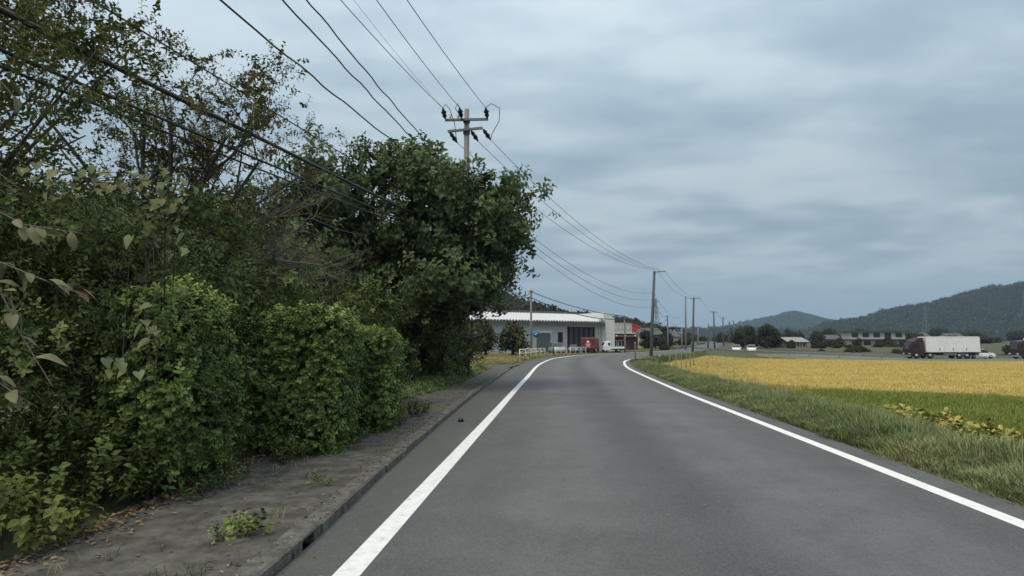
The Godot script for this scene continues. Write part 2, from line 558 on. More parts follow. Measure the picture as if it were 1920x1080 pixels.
func build_setting() -> void:
	# ground: one sheet to the horizon
	var xs := []
	var zs := []
	var v := -3500.0
	for r in [[-3500, -600, 300], [-600, -60, 30], [-60, -12, 4], [-12, 30, 0.5], [30, 110, 2.5], [110, 600, 35], [600, 3601, 300]]:
		v = r[0]
		while v < r[1]:
			xs.append(float(v)); v += r[2]
	for r in [[60, 12, 12], [12, -60, 0.6], [-60, -130, 1.5], [-130, -360, 8], [-360, -5001, 240]]:
		v = r[0]
		while v > r[1]:
			zs.append(float(v)); v -= r[2]
	var s := mb(true)
	for z in zs:
		for x in xs:
			s.add_vertex(Vector3(x, ground_height(x, z), z))
	var nx := xs.size()
	for j in zs.size() - 1:
		for i in nx - 1:
			var a := j * nx + i
			for id in [a, a + nx, a + 1, a + 1, a + nx, a + nx + 1]: s.add_index(id)
	structure(s, "ground", M.earth, "grassy brown earth under the verge, fields and bushes")
	# road
	var road_mat := StandardMaterial3D.new()
	road_mat.albedo_texture = asphalt_texture()
	road_mat.uv1_scale = Vector3(1, 1, 1)
	road_mat.uv1_offset = Vector3(0.2, 0, 0)
	road_mat.roughness = 0.78
	s = mb(true)
	strip(s, tabK, 0.0, tabR, 0.44, 14.0, -355.0, 0.5, 0.0, 6, Vector2(10.0, 14.0))
	s.generate_normals(); s.generate_tangents()
	var road := part_mesh(s.commit(), "road", road_mat)
	road.set_meta("kind", "structure"); road.set_meta("label", "grey asphalt road bending past the rice field")
	# painted edge lines
	s = mb(true)
	strip(s, tabL, -0.09, tabL, 0.09, 14.0, -62.0, 0.5, 0.004)
	strip(s, tabL, -0.13, tabL, 0.13, -62.0, -128.0, 0.5, 0.004)
	structure(s, "edge_line", M.line, "white painted line along the kerb edge of the road")
	s = mb(true)
	strip(s, tabR, -0.085, tabR, 0.085, 14.0, -50.0, 0.5, 0.004)
	strip(s, tabR, -0.11, tabR, 0.11, -50.0, -86.0, 0.5, 0.004)
	structure(s, "edge_line", M.line, "white painted line along the grass verge of the road")
	# pavement of packed soil behind the kerb
	s = mb(true)
	var z := 10.0
	var rows := []
	while z > -46.0:
		var row := []
		var kx := along(tabK, z)
		for i in 9:
			var f := i / 8.0
			var x := kx - 0.19 - f * 1.75
			row.append(Vector3(x, 0.056 + 0.007 * noise.get_noise_2d(x * 22.0, z * 22.0) * min(1.0, f * 6.0 + 0.3) - 0.06 * smoothstep(34.0, 46.0, -z) - (0.06 if i == 8 else 0.0), z))
		rows.append(row)
		z -= 0.3
	for k in rows.size() - 1:
		for i in 8:
			quad(s, rows[k][i + 1], rows[k][i], rows[k + 1][i], rows[k + 1][i + 1])
	structure(s, "pavement", M.soil, "narrow dirt-covered pavement behind the kerb")
	# kerb of concrete blocks, one with a drain mouth
	var kerb := setting("kerb", "low mossy concrete kerb of single blocks")
	z = 2.0
	var g := RandomNumberGenerator.new(); g.seed = 3
	while z > -37.0:
		var len := 0.6
		var mouth := z < -4.4 and z > -4.99
		var za := z - len * 0.5
		var dir := Vector3(along(tabK, z - len) - along(tabK, z), 0, -len).normalized()
		var b := Basis(Vector3(-dir.z, 0, dir.x), Vector3.UP, -dir)
		b = b.rotated(Vector3.UP, g.randf_range(-0.012, 0.012)).rotated(dir, g.randf_range(-0.025, 0.025))
		var c := Vector3(along(tabK, za) - 0.09 + g.randf_range(-0.008, 0.008), 0.0, za)
		var drop := 0.04 * smoothstep(26.0, 37.0, -z)
		var s2 := mb()
		if mouth:
			cbox(s2, c + Vector3(0, 0.082, 0), Vector3(0.18, 0.03, len - 0.008), 0.012, b)
			box(s2, c + Vector3(0, 0.02, 0.22), Vector3(0.178, 0.1, 0.15), b)
			box(s2, c + Vector3(0, 0.02, -0.22), Vector3(0.178, 0.1, 0.15), b)
			box(s2, c + Vector3(-0.08, 0.02, 0), Vector3(0.015, 0.1, 0.29), b)
		else:
			cbox(s2, c + Vector3(0, 0.0 - drop + g.randf_range(-0.006, 0.006), 0), Vector3(0.18, 0.19, len - 0.01), 0.018, b)
		part(s2, "kerb_block", M.concrete, kerb)
		z -= len
	# highway beyond the field, with its embankment
	highway()

var HW := [Vector3(190, -1.1, -90), Vector3(110, -1.1, -97), Vector3(75, -1.1, -102), Vector3(62, -1.05, -105.5), Vector3(55, -0.8, -116), Vector3(49.5, -0.5, -135), Vector3(47.5, 0.0, -152)]

func hw_points(off: float, up: float) -> Array:
	var c := Curve3D.new()
	for i in HW.size():
		var d: Vector3 = (HW[min(i + 1, HW.size() - 1)] - HW[max(i - 1, 0)]) * 0.2
		c.add_point(HW[i], -d, d)
	var out := []
	var L := c.get_baked_length()
	var n := 80
	for i in n + 1:
		var p := c.sample_baked(L * i / n)
		var q := c.sample_baked(min(L, L * i / n + 0.5)) - c.sample_baked(max(0.0, L * i / n - 0.5))
		var side := Vector3(-q.z, 0, q.x).normalized()   # towards the hills
		out.append(p - side * off + Vector3.UP * up)
	return out

func highway() -> void:
	var s := mb(true)
	var prof := [[9.0, -0.35], [5.4, -0.02], [5.0, 0.0], [-5.0, 0.0], [-5.4, -0.02], [-8.0, -0.35]]
	var a := hw_points(5.0, 0.06)
	var b := hw_points(-5.0, 0.06)
	for i in a.size() - 1: quad(s, b[i], b[i + 1], a[i + 1], a[i])
	structure(s, "highway", rough_mat([[0.0, 0.1, 0.1, 0.1], [1.0, 0.15, 0.15, 0.15]], 0.02, 0.2, 0.0, 0.9, 33), "grey main road beyond the rice field")
	s = mb(true)
	var e := hw_points(9.5, -0.5)
	for i in a.size() - 1: quad(s, a[i], a[i + 1], e[i + 1], e[i])
	var f := hw_points(-9.5, -0.5)
	for i in a.size() - 1: quad(s, f[i], f[i + 1], b[i + 1], b[i])
	structure(s, "embankment", rough_mat([[0.0, 0.07, 0.09, 0.05], [0.5, 0.13, 0.14, 0.09], [1.0, 0.2, 0.2, 0.14]], 0.02, 0.25, 3.0, 1.0, 34), "grey-green bank of the main road")
	for side in 2:
		var rail := thing("guard_rail", ["pale guard rail on the field side of the main road", "pale guard rail on the hill side of the main road"][side], "guard rail", Vector3.ZERO)
		var off: float = [5.6, -5.6][side]
		var lo := hw_points(off, 0.0)
		var st := mb(true)
		for i in range(58 if side == 0 else 0, lo.size() - 1):
			var p: Vector3 = lo[i]
			var q: Vector3 = lo[i + 1]
			var prof2 := [0.42, 0.5, 0.56, 0.62, 0.7]
			var out2 := [0.0, 0.05, 0.0, 0.05, 0.0]
			var nrm := (q - p).cross(Vector3.UP).normalized() * (-1.0 if side == 0 else 1.0)
			for k in 4:
				quad(st, p + Vector3.UP * prof2[k] + nrm * out2[k], q + Vector3.UP * prof2[k] + nrm * out2[k], q + Vector3.UP * prof2[k + 1] + nrm * out2[k + 1], p + Vector3.UP * prof2[k + 1] + nrm * out2[k + 1])
		part(st, "beam", M.pole, rail)
		for i in range(0, lo.size(), 2):
			if side == 0 and i < 58: continue
			st = mb()
			tube(st, [lo[i] + Vector3(0, -0.5, 0), lo[i] + Vector3(0, 0.72, 0)], [0.06], 6)
			part(st, "post", M.pole, rail)

# ------------------------------------------------------------------ grass and fields
func poly_has(poly: PackedVector2Array, x: float, z: float) -> bool:
	return Geometry2D.is_point_in_polygon(Vector2(x, z), poly)

func build_verges() -> void:
	var g := RandomNumberGenerator.new(); g.seed = 41
	M.grass = leafy(1, 1, 1, 0.3, 0.6)
	var greens := [Color(0.115, 0.155, 0.058), Color(0.155, 0.2, 0.085), Color(0.2, 0.24, 0.11), Color(0.26, 0.275, 0.14), Color(0.36, 0.32, 0.18)]
	var tuft := blade_mesh(3, 26, 0.42, 0.008, 0.13, 0.7)
	var fine := blade_mesh(4, 18, 0.3, 0.022, 0.2, 0.7)
	var near := []
	var far := []
	# road-side verge, thick and knee-high
	for i in 60000:
		var z := -3.0 - 52.0 * pow(g.randf(), 1.7)
		var d := 0.36 + 8.4 * pow(g.randf(), 1.2)
		var x := along(tabR, z) + 0.12 + d + 0.1 * noise.get_noise_2d(z * 40.0, 3.0)
		if Rect2(7.6, -15.0, 5.6, 6.4).has_point(Vector2(x, z)) and g.randf() < 0.85: continue
		var hgt: float = lerp(0.5, 1.3, smoothstep(0.3, 1.5, d)) * (0.8 + 0.5 * noise.get_noise_2d(x * 12.0, z * 12.0)) * g.randf_range(0.7, 1.15)
		var b := Basis(Vector3.UP, g.randf() * TAU).scaled(Vector3(0.9, hgt, 0.9))
		var tone: float = clamp(0.3 + 0.8 * noise.get_noise_2d(x * 7.0 + 60.0, z * 7.0) + g.randf_range(-0.22, 0.22) + (0.5 if g.randf() < 0.04 else 0.0), 0, 1)
		near.append([Transform3D(b, Vector3(x, ground_height(x, z) - 0.02, z)), tone])
	# slender flowering stalks standing above the blades
	var stalk := blade_mesh(6, 7, 0.75, 0.006, 0.2, 0.45)
	var stalks := []
	for i in 4500:
		var z := -3.5 - 45.0 * pow(g.randf(), 1.6)
		var x := along(tabR, z) + 0.9 + 6.0 * g.randf()
		if noise.get_noise_2d(x * 5.0, z * 5.0 + 80.0) < -0.1 or Rect2(8.0, -14.2, 5.0, 6.6).has_point(Vector2(x, z)): continue
		stalks.append([Transform3D(Basis(Vector3.UP, g.randf() * TAU).scaled(Vector3(1, g.randf_range(0.6, 1.0), 1)), Vector3(x, ground_height(x, z), z)), g.randf()])
	tag(scatter("flowering_grass", stalk, M.grass, stalks, [Color(0.17, 0.215, 0.09), Color(0.22, 0.255, 0.12), Color(0.32, 0.3, 0.18)]), "pale thin seed stalks standing above the verge grass", "grass", "", "stuff")
	# further along, round the bend and the bank below the far road
	for i in 9000:
		var z := -44.0 - 68.0 * g.randf()
		var d := 0.5 + lerpf(6.0, 2.0, smoothstep(46.0, 62.0, -z)) * g.randf()
		var x := along(tabR, z) + d
		var b := Basis(Vector3.UP, g.randf() * TAU).scaled(Vector3(1.3, g.randf_range(0.35, 0.9), 1.3))
		far.append([Transform3D(b, Vector3(x, ground_height(x, z) - 0.02, z)), clamp(0.4 + 0.5 * noise.get_noise_2d(x * 3.0, z * 3.0) + g.randf_range(-0.2, 0.2), 0, 1)])
	tag(scatter("grass", tuft, M.grass, near, greens), "long green verge grass between the road and the rice field", "grass", "", "stuff")
	tag(scatter("grass", fine, M.grass, far, greens), "shorter grass on the inside of the road bend", "grass", "", "stuff")
	# ripe rice
	var rice_poly := PackedVector2Array([Vector2(15.6, -44.7), Vector2(14.2, -54.0), Vector2(14.0, -63.0), Vector2(18.0, -76.0), Vector2(24.5, -91.5), Vector2(31.2, -101.9), Vector2(39.5, -110.2), Vector2(46.0, -104.0), Vector2(52.0, -97.0), Vector2(60.0, -92.5), Vector2(85.0, -87.5), Vector2(135.2, -83.0), Vector2(135.2, 0.0), Vector2(58.2, -8.3), Vector2(25.1, -32.4), Vector2(21.4, -35.4), Vector2(16.8, -39.8)])
	var green_poly := PackedVector2Array([Vector2(16.6, -39.5), Vector2(21.3, -35.2), Vector2(25.0, -32.1), Vector2(58.2, -8.1), Vector2(58.2, 4.2), Vector2(19.2, -5.2), Vector2(15.7, -19.2), Vector2(14.1, -23.9), Vector2(13.1, -28.1), Vector2(14.0, -35.4)])
	var golds := [Color(0.3, 0.24, 0.08), Color(0.44, 0.355, 0.12), Color(0.52, 0.425, 0.15), Color(0.56, 0.465, 0.18)]
	var rice := blade_mesh(9, 44, 0.62, 0.014, 0.32, 0.6)
	var list := []
	for i in 120000:
		var z := -8.0 - 100.0 * g.randf()
		var x := g.randf_range(14.0, 128.0)
		var vis := x < -z * 0.86 + 4.0
		if not vis or not poly_has(rice_poly, x, z) or x - along(tabR, z) < lerpf(4.4, 2.5, smoothstep(46.0, 62.0, -z)): continue
		# tractor gaps run across the crop
		var row := fposmod((z + 0.16 * x) + 61.0, 1000.0)
		var gap: bool = (abs(z + 0.12 * x + 54.5) < 0.45) or (abs(z - 0.05 * x + 94.5) < 0.35 and x > 40.0)
		var k := (1.0 + 0.12 * noise.get_noise_2d(x * 5.0, z * 5.0)) * (0.78 if gap else 1.0)
		var b := Basis(Vector3.UP, g.randf() * TAU).scaled(Vector3(1.15, k * g.randf_range(0.93, 1.06), 1.15))
		list.append([Transform3D(b, Vector3(x, minf(ground_height(x, z), lerpf(-1.47, -0.92, smoothstep(46.0, 62.0, -z))) - 0.02, z)), clamp((0.15 if gap else 0.62) + 0.4 * noise.get_noise_2d(x * 2.0, z * 4.0) + g.randf_range(-0.12, 0.12), 0, 1)])
	M.rice = leafy(1, 1, 1, 0.25, 0.7)
	tag(scatter("rice", rice, M.rice, list, golds), "golden ripe rice filling the field below the road", "rice", "", "stuff")
	# canopy of bent ears under the loose stalks, so that the crop is closed
	var s := mb(true)
	var inner := Geometry2D.offset_polygon(rice_poly, -1.2)
	flat_poly(s, inner[0], -1.52 + 0.34, 0.05)
	structure(s, "rice_field", rough_mat([[0.0, 0.3, 0.21, 0.05], [0.5, 0.44, 0.32, 0.085], [1.0, 0.52, 0.4, 0.12]], 0.03, 0.6, 6.0, 1.0, 42), "closed golden mat of ripe rice")
	# green crop between rice and verge
	var limes := [Color(0.15, 0.185, 0.034), Color(0.17, 0.21, 0.042), Color(0.195, 0.23, 0.055)]
	list = []
	for i in 50000:
		var z := 2.0 - 40.0 * g.randf()
		var x := g.randf_range(12.0, 50.0)
		if x > -z * 0.9 + 4.0 or not poly_has(green_poly, x, z): continue
		var b := Basis(Vector3.UP, g.randf() * TAU).scaled(Vector3(1.0, g.randf_range(0.8, 0.92) * lerpf(0.45, 1.0, smoothstep(0.0, 5.0, x - along(tabR, z) - 7.6)), 1.0))
		list.append([Transform3D(b, Vector3(x, ground_height(x, z) - 0.02, z)), clamp(0.5 + 0.5 * noise.get_noise_2d(x * 3.0, z * 3.0) + g.randf_range(-0.25, 0.25), 0, 1)])
	tag(scatter("young_rice", rice, M.grass, list, limes), "smooth bright green crop between the golden rice and the verge", "crop", "", "stuff")
	# yellowed bean plants at the foot of the bank
	list = []
	var bean := sprig_mesh(17, 7, 0.22, 0.15, 0.09, 0.5, 1.0)
	for i in 1500:
		var z := -10.4 - 4.2 * g.randf()
		var x := 8.5 + 4.4 * g.randf()
		var y := ground_height(x, z) + 0.95 * pow(g.randf(), 0.5) * (0.8 + 0.4 * noise.get_noise_2d(x * 20.0, z * 20.0))
		list.append([Transform3D(axis_basis(Vector3(g.randf_range(-1, 1), 0.9, g.randf_range(-1, 1)), g).scaled(Vector3.ONE * g.randf_range(0.7, 1.2)), Vector3(x, y, z)), g.randf()])
	tag(scatter("bean_plants", bean, M.grass, list, [Color(0.14, 0.17, 0.04), Color(0.3, 0.28, 0.07), Color(0.42, 0.36, 0.11)]), "patch of yellowing leafy bean plants beside the verge grass", "bean plants", "", "stuff")
	# dry grass in front of the warehouse
	list = []
	for i in 9000:
		var z := -46.0 - 40.0 * g.randf()
		var x := along(tabK, z) - 1.0 - 11.0 * g.randf()
		if x > along(tabK, z) - 2.6 and z < -60.0 and g.randf() < 0.6: continue
		var b := Basis(Vector3.UP, g.randf() * TAU).scaled(Vector3(1.6, g.randf_range(0.3, 0.9), 1.6))
		list.append([Transform3D(b, Vector3(x, ground_height(x, z) - 0.02, z)), clamp(0.45 + 0.6 * noise.get_noise_2d(x * 4.0, z * 4.0) + g.randf_range(-0.2, 0.2), 0, 1)])
	tag(scatter("dry_grass", fine, M.grass, list, [Color(0.13, 0.13, 0.045), Color(0.27, 0.23, 0.1), Color(0.4, 0.33, 0.16)]), "straw-coloured grass in front of the warehouse bushes", "grass", "", "stuff")
	# meadow strip beyond the bend, left of the far road
	list = []
	for i in 7000:
		var z := -100.0 - 75.0 * g.randf()
		var x := along(tabK, z) - 0.6 - 24.0 * pow(g.randf(), 1.3)
		var b := Basis(Vector3.UP, g.randf() * TAU).scaled(Vector3(2.6, g.randf_range(0.5, 1.2), 2.6))
		list.append([Transform3D(b, Vector3(x, ground_height(x, z) - 0.02, z)), clamp(0.45 + 0.9 * noise.get_noise_2d(x * 1.0, z * 3.0) + g.randf_range(-0.2, 0.2), 0, 1)])
	tag(scatter("meadow_grass", fine, M.grass, list, [Color(0.1, 0.12, 0.045), Color(0.2, 0.2, 0.085), Color(0.38, 0.34, 0.17)]), "pale mown grass beside the far road with the poles", "grass", "", "stuff")
	# rough grass on the strip between field and main road
	list = []
	var hp := hw_points(7.2, -0.45)
	for i in 5000:
		var p: Vector3 = hp[g.randi_range(0, 72)].lerp(hp[g.randi_range(0, 72)], 0.0) + Vector3(g.randf_range(-2.4, 2.4), 0, g.randf_range(-2.4, 1.6))
		var b := Basis(Vector3.UP, g.randf() * TAU).scaled(Vector3(2.2, g.randf_range(0.5, 1.1), 2.2))
		list.append([Transform3D(b, p), g.randf()])
	tag(scatter("bank_grass", fine, M.grass, list, [Color(0.08, 0.1, 0.04), Color(0.13, 0.15, 0.07), Color(0.2, 0.2, 0.1)]), "rough grass on the bank between golden field and main road", "grass", "", "stuff")

func flat_poly(s: SurfaceTool, poly: PackedVector2Array, y: float, wave: float) -> void:
	# a grid clipped to the polygon
	var lo := poly[0]
	var hi := poly[0]
	for p in poly:
		lo = lo.min(p); hi = hi.max(p)
	var st := 1.0
	var z := lo.y
	while z < hi.y:
		var x := lo.x
		while x < hi.x:
			if poly_has(poly, x + 0.5, z + 0.5) and x - along(tabR, z) > 9.5:
				var q := []
				for o in [[0, 0], [0, 1], [1, 1], [1, 0]]:
					var px: float = x + o[0] * st
					var pz: float = z + o[1] * st
					q.append(Vector3(px, y + wave * noise.get_noise_2d(px * 9.0, pz * 9.0), pz))
				quad(s, q[0], q[1], q[2], q[3])
			x += st
		z += st

# ------------------------------------------------------------------ plants along the pavement
func grow(g: RandomNumberGenerator, s: SurfaceTool, p: Vector3, d: Vector3, len: float, r: float, depth: int, tips: Array, lift: float, kids := 3) -> void:
	var pts := [p]
	var radii := [r]
	var n := 4
	var q := p
	var dir := d
	for i in n:
		dir = (dir + Vector3(g.randf_range(-0.22, 0.22), g.randf_range(-0.16, 0.2) + lift, g.randf_range(-0.22, 0.22))).normalized()
		q += dir * len / n
		pts.append(q); radii.append(lerp(r, r * 0.45, (i + 1.0) / n))
		if depth <= 1: tips.append([q, dir])
	tube(s, pts, radii, 6 if depth > 1 else 4, false)
	if depth == 0: return
	for k in kids:
		var i := g.randi_range(1, n)
		var side := Vector3(g.randfn(), g.randfn() * 0.7 + 0.25, g.randfn()).normalized()
		grow(g, s, pts[i], (dir * 0.75 + side * 0.8).normalized(), len * g.randf_range(0.45, 0.75), radii[i] * 0.62, depth - 1, tips, lift, kids)

func hedge(label: String, c: Vector3, size: Vector3, turn: float, n: int, tints: Array, sd: int, mesh: Mesh, power: float, rough: float) -> void:
	var g := RandomNumberGenerator.new(); g.seed = sd
	var t := thing("hedge", label, "hedge", c, turn, "clipped hedge blocks along the pavement")
	var list := []
	var h := size * 0.5
	for i in n:
		# rounded box shell: sample a superellipsoid, most leaves near the surface
		var d := Vector3(g.randfn(), g.randfn(), g.randfn()).normalized()
		var m: float = pow(pow(abs(d.x), power) + pow(abs(d.y), power) + pow(abs(d.z), power), 1.0 / power)
		var q := d / m
		var bump := 1.0 + rough * 0.14 * noise.get_noise_3d(q.x * 26.0 + sd, q.y * 26.0, q.z * 26.0) + rough * 0.1 * noise.get_noise_3d(q.x * 90.0, q.y * 90.0 + sd, q.z * 90.0)
		var depth := 1.0 - 0.34 * pow(g.randf(), 1.7)
		var p := q * h * bump * depth + Vector3(0, h.y, 0)
		if power > 6.0:   # clipped: flat faces with rounded edges, sampled evenly over the faces
			var areas := [h.y * h.z, h.x * h.z, h.x * h.y]
			var pick: float = g.randf() * (areas[0] + areas[1] + areas[2])
			var ax3 := 0 if pick < areas[0] else (1 if pick < areas[0] + areas[1] else 2)
			var sg := 1.0 if g.randf() < 0.5 else -1.0
			var f := Vector3(g.randf_range(-h.x, h.x), g.randf_range(-h.y, h.y), g.randf_range(-h.z, h.z))
			f[ax3] = h[ax3] * sg
			var core := f.clamp(-h + Vector3.ONE * 0.16, h - Vector3.ONE * 0.16)
			d = (f - core).normalized()
			var wob := 0.06 * noise.get_noise_3d(f.x * 26.0 + sd, f.y * 26.0, f.z * 26.0) + 0.05 * noise.get_noise_3d(f.x * 80.0, f.y * 80.0 + sd, f.z * 80.0)
			depth = 1.0 - 0.34 * pow(g.randf(), 1.7)
			bump = 1.0 + wob
			p = core + d * (0.16 + wob - (1.0 - depth) * 0.9) + Vector3(0, h.y, 0)
		# thin at the foot
		if p.y < 0.28 and g.randf() < 0.75: continue
		# holes where the twigs show
		if noise.get_noise_3d(p.x * 34.0 + 9.0, p.y * 34.0, p.z * 34.0 + sd) < (-0.42 if power > 6.0 else -0.28) and depth > 0.86: continue
		if g.randf() < 0.012: p += d * g.randf_range(0.03, 0.16)
		p.y = max(p.y, 0.05)
		var ax := (d * 1.2 + Vector3(g.randfn() * 0.5, 0.35 + g.randfn() * 0.4, g.randfn() * 0.5))
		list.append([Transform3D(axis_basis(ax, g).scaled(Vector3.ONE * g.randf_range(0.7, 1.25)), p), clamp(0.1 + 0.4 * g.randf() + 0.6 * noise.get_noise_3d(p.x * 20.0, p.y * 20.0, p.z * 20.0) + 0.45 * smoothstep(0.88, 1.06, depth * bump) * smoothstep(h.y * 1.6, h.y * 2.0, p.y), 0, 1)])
	# inner stems and dark inner twigs
	var s := mb(true)
	for i in 46:
		var a := Vector3(g.randf_range(-h.x, h.x) * 0.5, 0.0, g.randf_range(-h.z, h.z) * 0.8)
		var b := a + Vector3(g.randf_range(-0.3, 0.3), size.y * g.randf_range(0.5, 0.85), g.randf_range(-0.3, 0.3))
		tube(s, [a, a.lerp(b, 0.5) + Vector3(g.randf_range(-0.06, 0.06), 0, g.randf_range(-0.06, 0.06)), b], [0.016, 0.011, 0.004], 4, false)
	part(s, "stems", M.bark, t)
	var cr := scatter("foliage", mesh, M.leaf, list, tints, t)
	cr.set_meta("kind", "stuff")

func build_left_plants() -> void:
	M.leaf = leafy(1, 1, 1, 0.42, 0.65)
	var broad := sprig_mesh(101, 8, 0.36, 0.22, 0.12, 0.6, 1.0)
	var mid := sprig_mesh(102, 9, 0.26, 0.1, 0.045, 0.3, 0.9)
	var small := sprig_mesh(103, 9, 0.11, 0.055, 0.032, 0.2, 0.95)
	var slim := sprig_mesh(104, 8, 0.26, 0.11, 0.042, 0.75, 0.85)
	var bush_greens := [Color(0.042, 0.062, 0.023), Color(0.085, 0.118, 0.042), Color(0.16, 0.2, 0.07)]
	var mids := [Color(0.035, 0.055, 0.018), Color(0.065, 0.095, 0.03), Color(0.115, 0.15, 0.048)]
	var olives := [Color(0.045, 0.055, 0.016), Color(0.075, 0.085, 0.026), Color(0.12, 0.13, 0.04)]
	var grp := "dense trees and bushes behind the pavement"
	# the big broadleaf tree whose crown overhangs the road
	leafy_tree("broadleaf_tree", "large dense dark-green tree overhanging the road in front of the pole", "tree", "", Vector3(-3.6, 0.05, -22.5), [
		[Vector3(-3.4, 5.5, -21.5), Vector3(2.3, 2.2, 2.3)], [Vector3(-1.2, 5.3, -21.8), Vector3(1.75, 1.75, 2.0)], [Vector3(-0.3, 5.5, -21.8), Vector3(1.25, 1.0, 1.4)],
		[Vector3(-6.3, 5.0, -20.0), Vector3(2.1, 2.0, 2.0)], [Vector3(-2.8, 3.5, -21.5), Vector3(2.2, 1.7, 2.3)], [Vector3(-6.6, 3.4, -19.0), Vector3(2.2, 1.6, 2.0)],
		[Vector3(-4.2, 7.2, -20.8), Vector3(0.75, 0.8, 0.7)], [Vector3(-6.2, 6.3, -20.0), Vector3(1.2, 0.9, 0.9)], [Vector3(-3.3, 7.35, -20.8), Vector3(0.7, 0.7, 0.7)], [Vector3(-1.45, 4.0, -22.5), Vector3(1.15, 1.6, 1.6)], [Vector3(-2.3, 2.7, -23.0), Vector3(0.9, 0.8, 1.2)], [Vector3(-4.8, 4.3, -23.5), Vector3(2.0, 1.8, 1.2)]],
		{"n": 430, "cr": 0.58, "per": 13, "smin": 0.95, "smax": 1.6, "shell": 0.34, "droop": 0.5, "mesh": broad, "mat": M.leaf, "tints": [Color(0.042, 0.063, 0.028), Color(0.08, 0.116, 0.05), Color(0.14, 0.185, 0.085)], "seed": 5, "r": 0.15, "fork": Vector3(0.2, 3.2, 0.2), "limbs": 40})
	# thicket below and behind it
	leafy_tree("understory_bush", "dark bush in the shade under the overhanging tree", "bush", grp, Vector3(-3.6, 0.05, -26.5), [[Vector3(-3.6, 1.3, -26.5), Vector3(2.1, 1.5, 1.6)], [Vector3(-2.4, 0.9, -27.0), Vector3(0.9, 0.9, 1.0)]],
		{"n": 130, "cr": 0.45, "per": 14, "shell": 0.4, "mesh": mid, "mat": M.leaf, "tints": bush_greens, "seed": 6, "r": 0.03, "smin": 1.0, "smax": 1.7})
	leafy_tree("backing_tree", "dark tree closing the gap behind the overhanging tree's crown", "tree", grp, Vector3(-8.0, 0.0, -27.0), [[Vector3(-8.0, 3.4, -27.0), Vector3(3.4, 3.2, 2.4)], [Vector3(-5.4, 3.4, -26.5), Vector3(2.6, 3.2, 1.8)]],
		{"n": 230, "cr": 0.8, "per": 14, "shell": 0.4, "mesh": broad, "mat": M.leaf, "tints": bush_greens, "seed": 7, "r": 0.14, "smin": 1.2, "smax": 1.9, "fork": Vector3(0, 2.4, 0)})
	leafy_tree("backing_tree", "tall dark tree behind the thin-branched tree", "tree", grp, Vector3(-13.5, 0.0, -23.0), [[Vector3(-13.0, 4.0, -23.0), Vector3(4.0, 3.4, 2.6)], [Vector3(-9.5, 4.0, -23.0), Vector3(2.6, 3.0, 2.2)], [Vector3(-17.5, 4.5, -22.0), Vector3(3.5, 4.0, 2.6)]],
		{"n": 300, "cr": 0.8, "per": 14, "shell": 0.4, "mesh": broad, "mat": M.leaf, "tints": bush_greens, "seed": 8, "r": 0.16, "smin": 1.1, "smax": 1.8, "fork": Vector3(0, 2.8, 0)})
	leafy_tree("thicket_bush", "dense dark bush behind the clipped hedges", "bush", grp, Vector3(-5.0, 0.05, -14.0), [[Vector3(-5.2, 2.0, -14.0), Vector3(2.2, 1.5, 1.8)], [Vector3(-3.9, 1.6, -15.0), Vector3(1.4, 1.5, 1.4)]],
		{"n": 260, "cr": 0.42, "per": 16, "shell": 0.38, "mesh": mid, "mat": M.leaf, "tints": bush_greens, "seed": 9, "r": 0.05})
	leafy_tree("thicket_bush", "tall dark bush below the trunk of the thin-branched tree", "bush", grp, Vector3(-5.2, 0.05, -9.2), [[Vector3(-5.2, 2.1, -9.2), Vector3(1.75, 1.85, 1.4)], [Vector3(-4.3, 1.9, -9.6), Vector3(1.1, 1.2, 1.0)], [Vector3(-6.6, 2.6, -9.0), Vector3(1.3, 1.6, 1.3)]],
		{"n": 300, "cr": 0.36, "per": 17, "shell": 0.4, "mesh": mid, "mat": M.leaf, "tints": bush_greens, "seed": 10, "r": 0.05, "smin": 0.6, "smax": 1.05})
	leafy_tree("thicket_bush", "shadowed bush with a mixed leaf edge beside the near hedge block", "bush", grp, Vector3(-4.5, 0.05, -6.6), [[Vector3(-4.5, 1.35, -6.7), Vector3(1.05, 1.3, 1.0)], [Vector3(-4.1, 2.1, -7.0), Vector3(0.75, 0.75, 0.7)], [Vector3(-4.9, 2.4, -6.6), Vector3(0.9, 0.9, 0.8)]],
		{"n": 300, "cr": 0.26, "per": 16, "shell": 0.36, "mesh": mid, "mat": M.leaf, "tints": bush_greens, "seed": 11, "r": 0.04, "smin": 0.45, "smax": 0.85})
	leafy_tree("evergreen_tree", "tall olive-green tree at the edge of the thicket with drooping leaves", "tree", grp, Vector3(-6.2, 0.05, -6.6), [[Vector3(-6.0, 2.2, -6.6), Vector3(1.25, 2.0, 1.2)], [Vector3(-5.3, 3.9, -6.3), Vector3(1.15, 1.2, 0.9)], [Vector3(-4.7, 4.9, -6.8), Vector3(0.75, 0.5, 0.6)], [Vector3(-5.9, 5.4, -7.2), Vector3(1.1, 0.8, 0.9)]],
		{"n": 215, "cr": 0.36, "per": 11, "shell": 0.5, "droop": 0.4, "mesh": slim, "mat": M.leaf, "tints": [Color(0.055, 0.066, 0.022), Color(0.1, 0.115, 0.038), Color(0.17, 0.18, 0.06)], "seed": 12, "r": 0.09, "smin": 0.55, "smax": 1.0, "fork": Vector3(0, 2.6, 0), "limbs": 26})
	leafy_tree("bright_bush", "yellow-green leafy bush poking out between dark bushes", "bush", grp, Vector3(-4.2, 0.05, -10.8), [[Vector3(-3.95, 2.2, -10.9), Vector3(0.55, 0.5, 0.5)], [Vector3(-3.75, 1.7, -10.5), Vector3(0.4, 0.45, 0.4)]],
		{"n": 40, "cr": 0.25, "per": 12, "shell": 0.5, "mesh": slim, "mat": M.leaf, "tints": olives, "seed": 13, "r": 0.03, "smin": 0.6, "smax": 1.0})
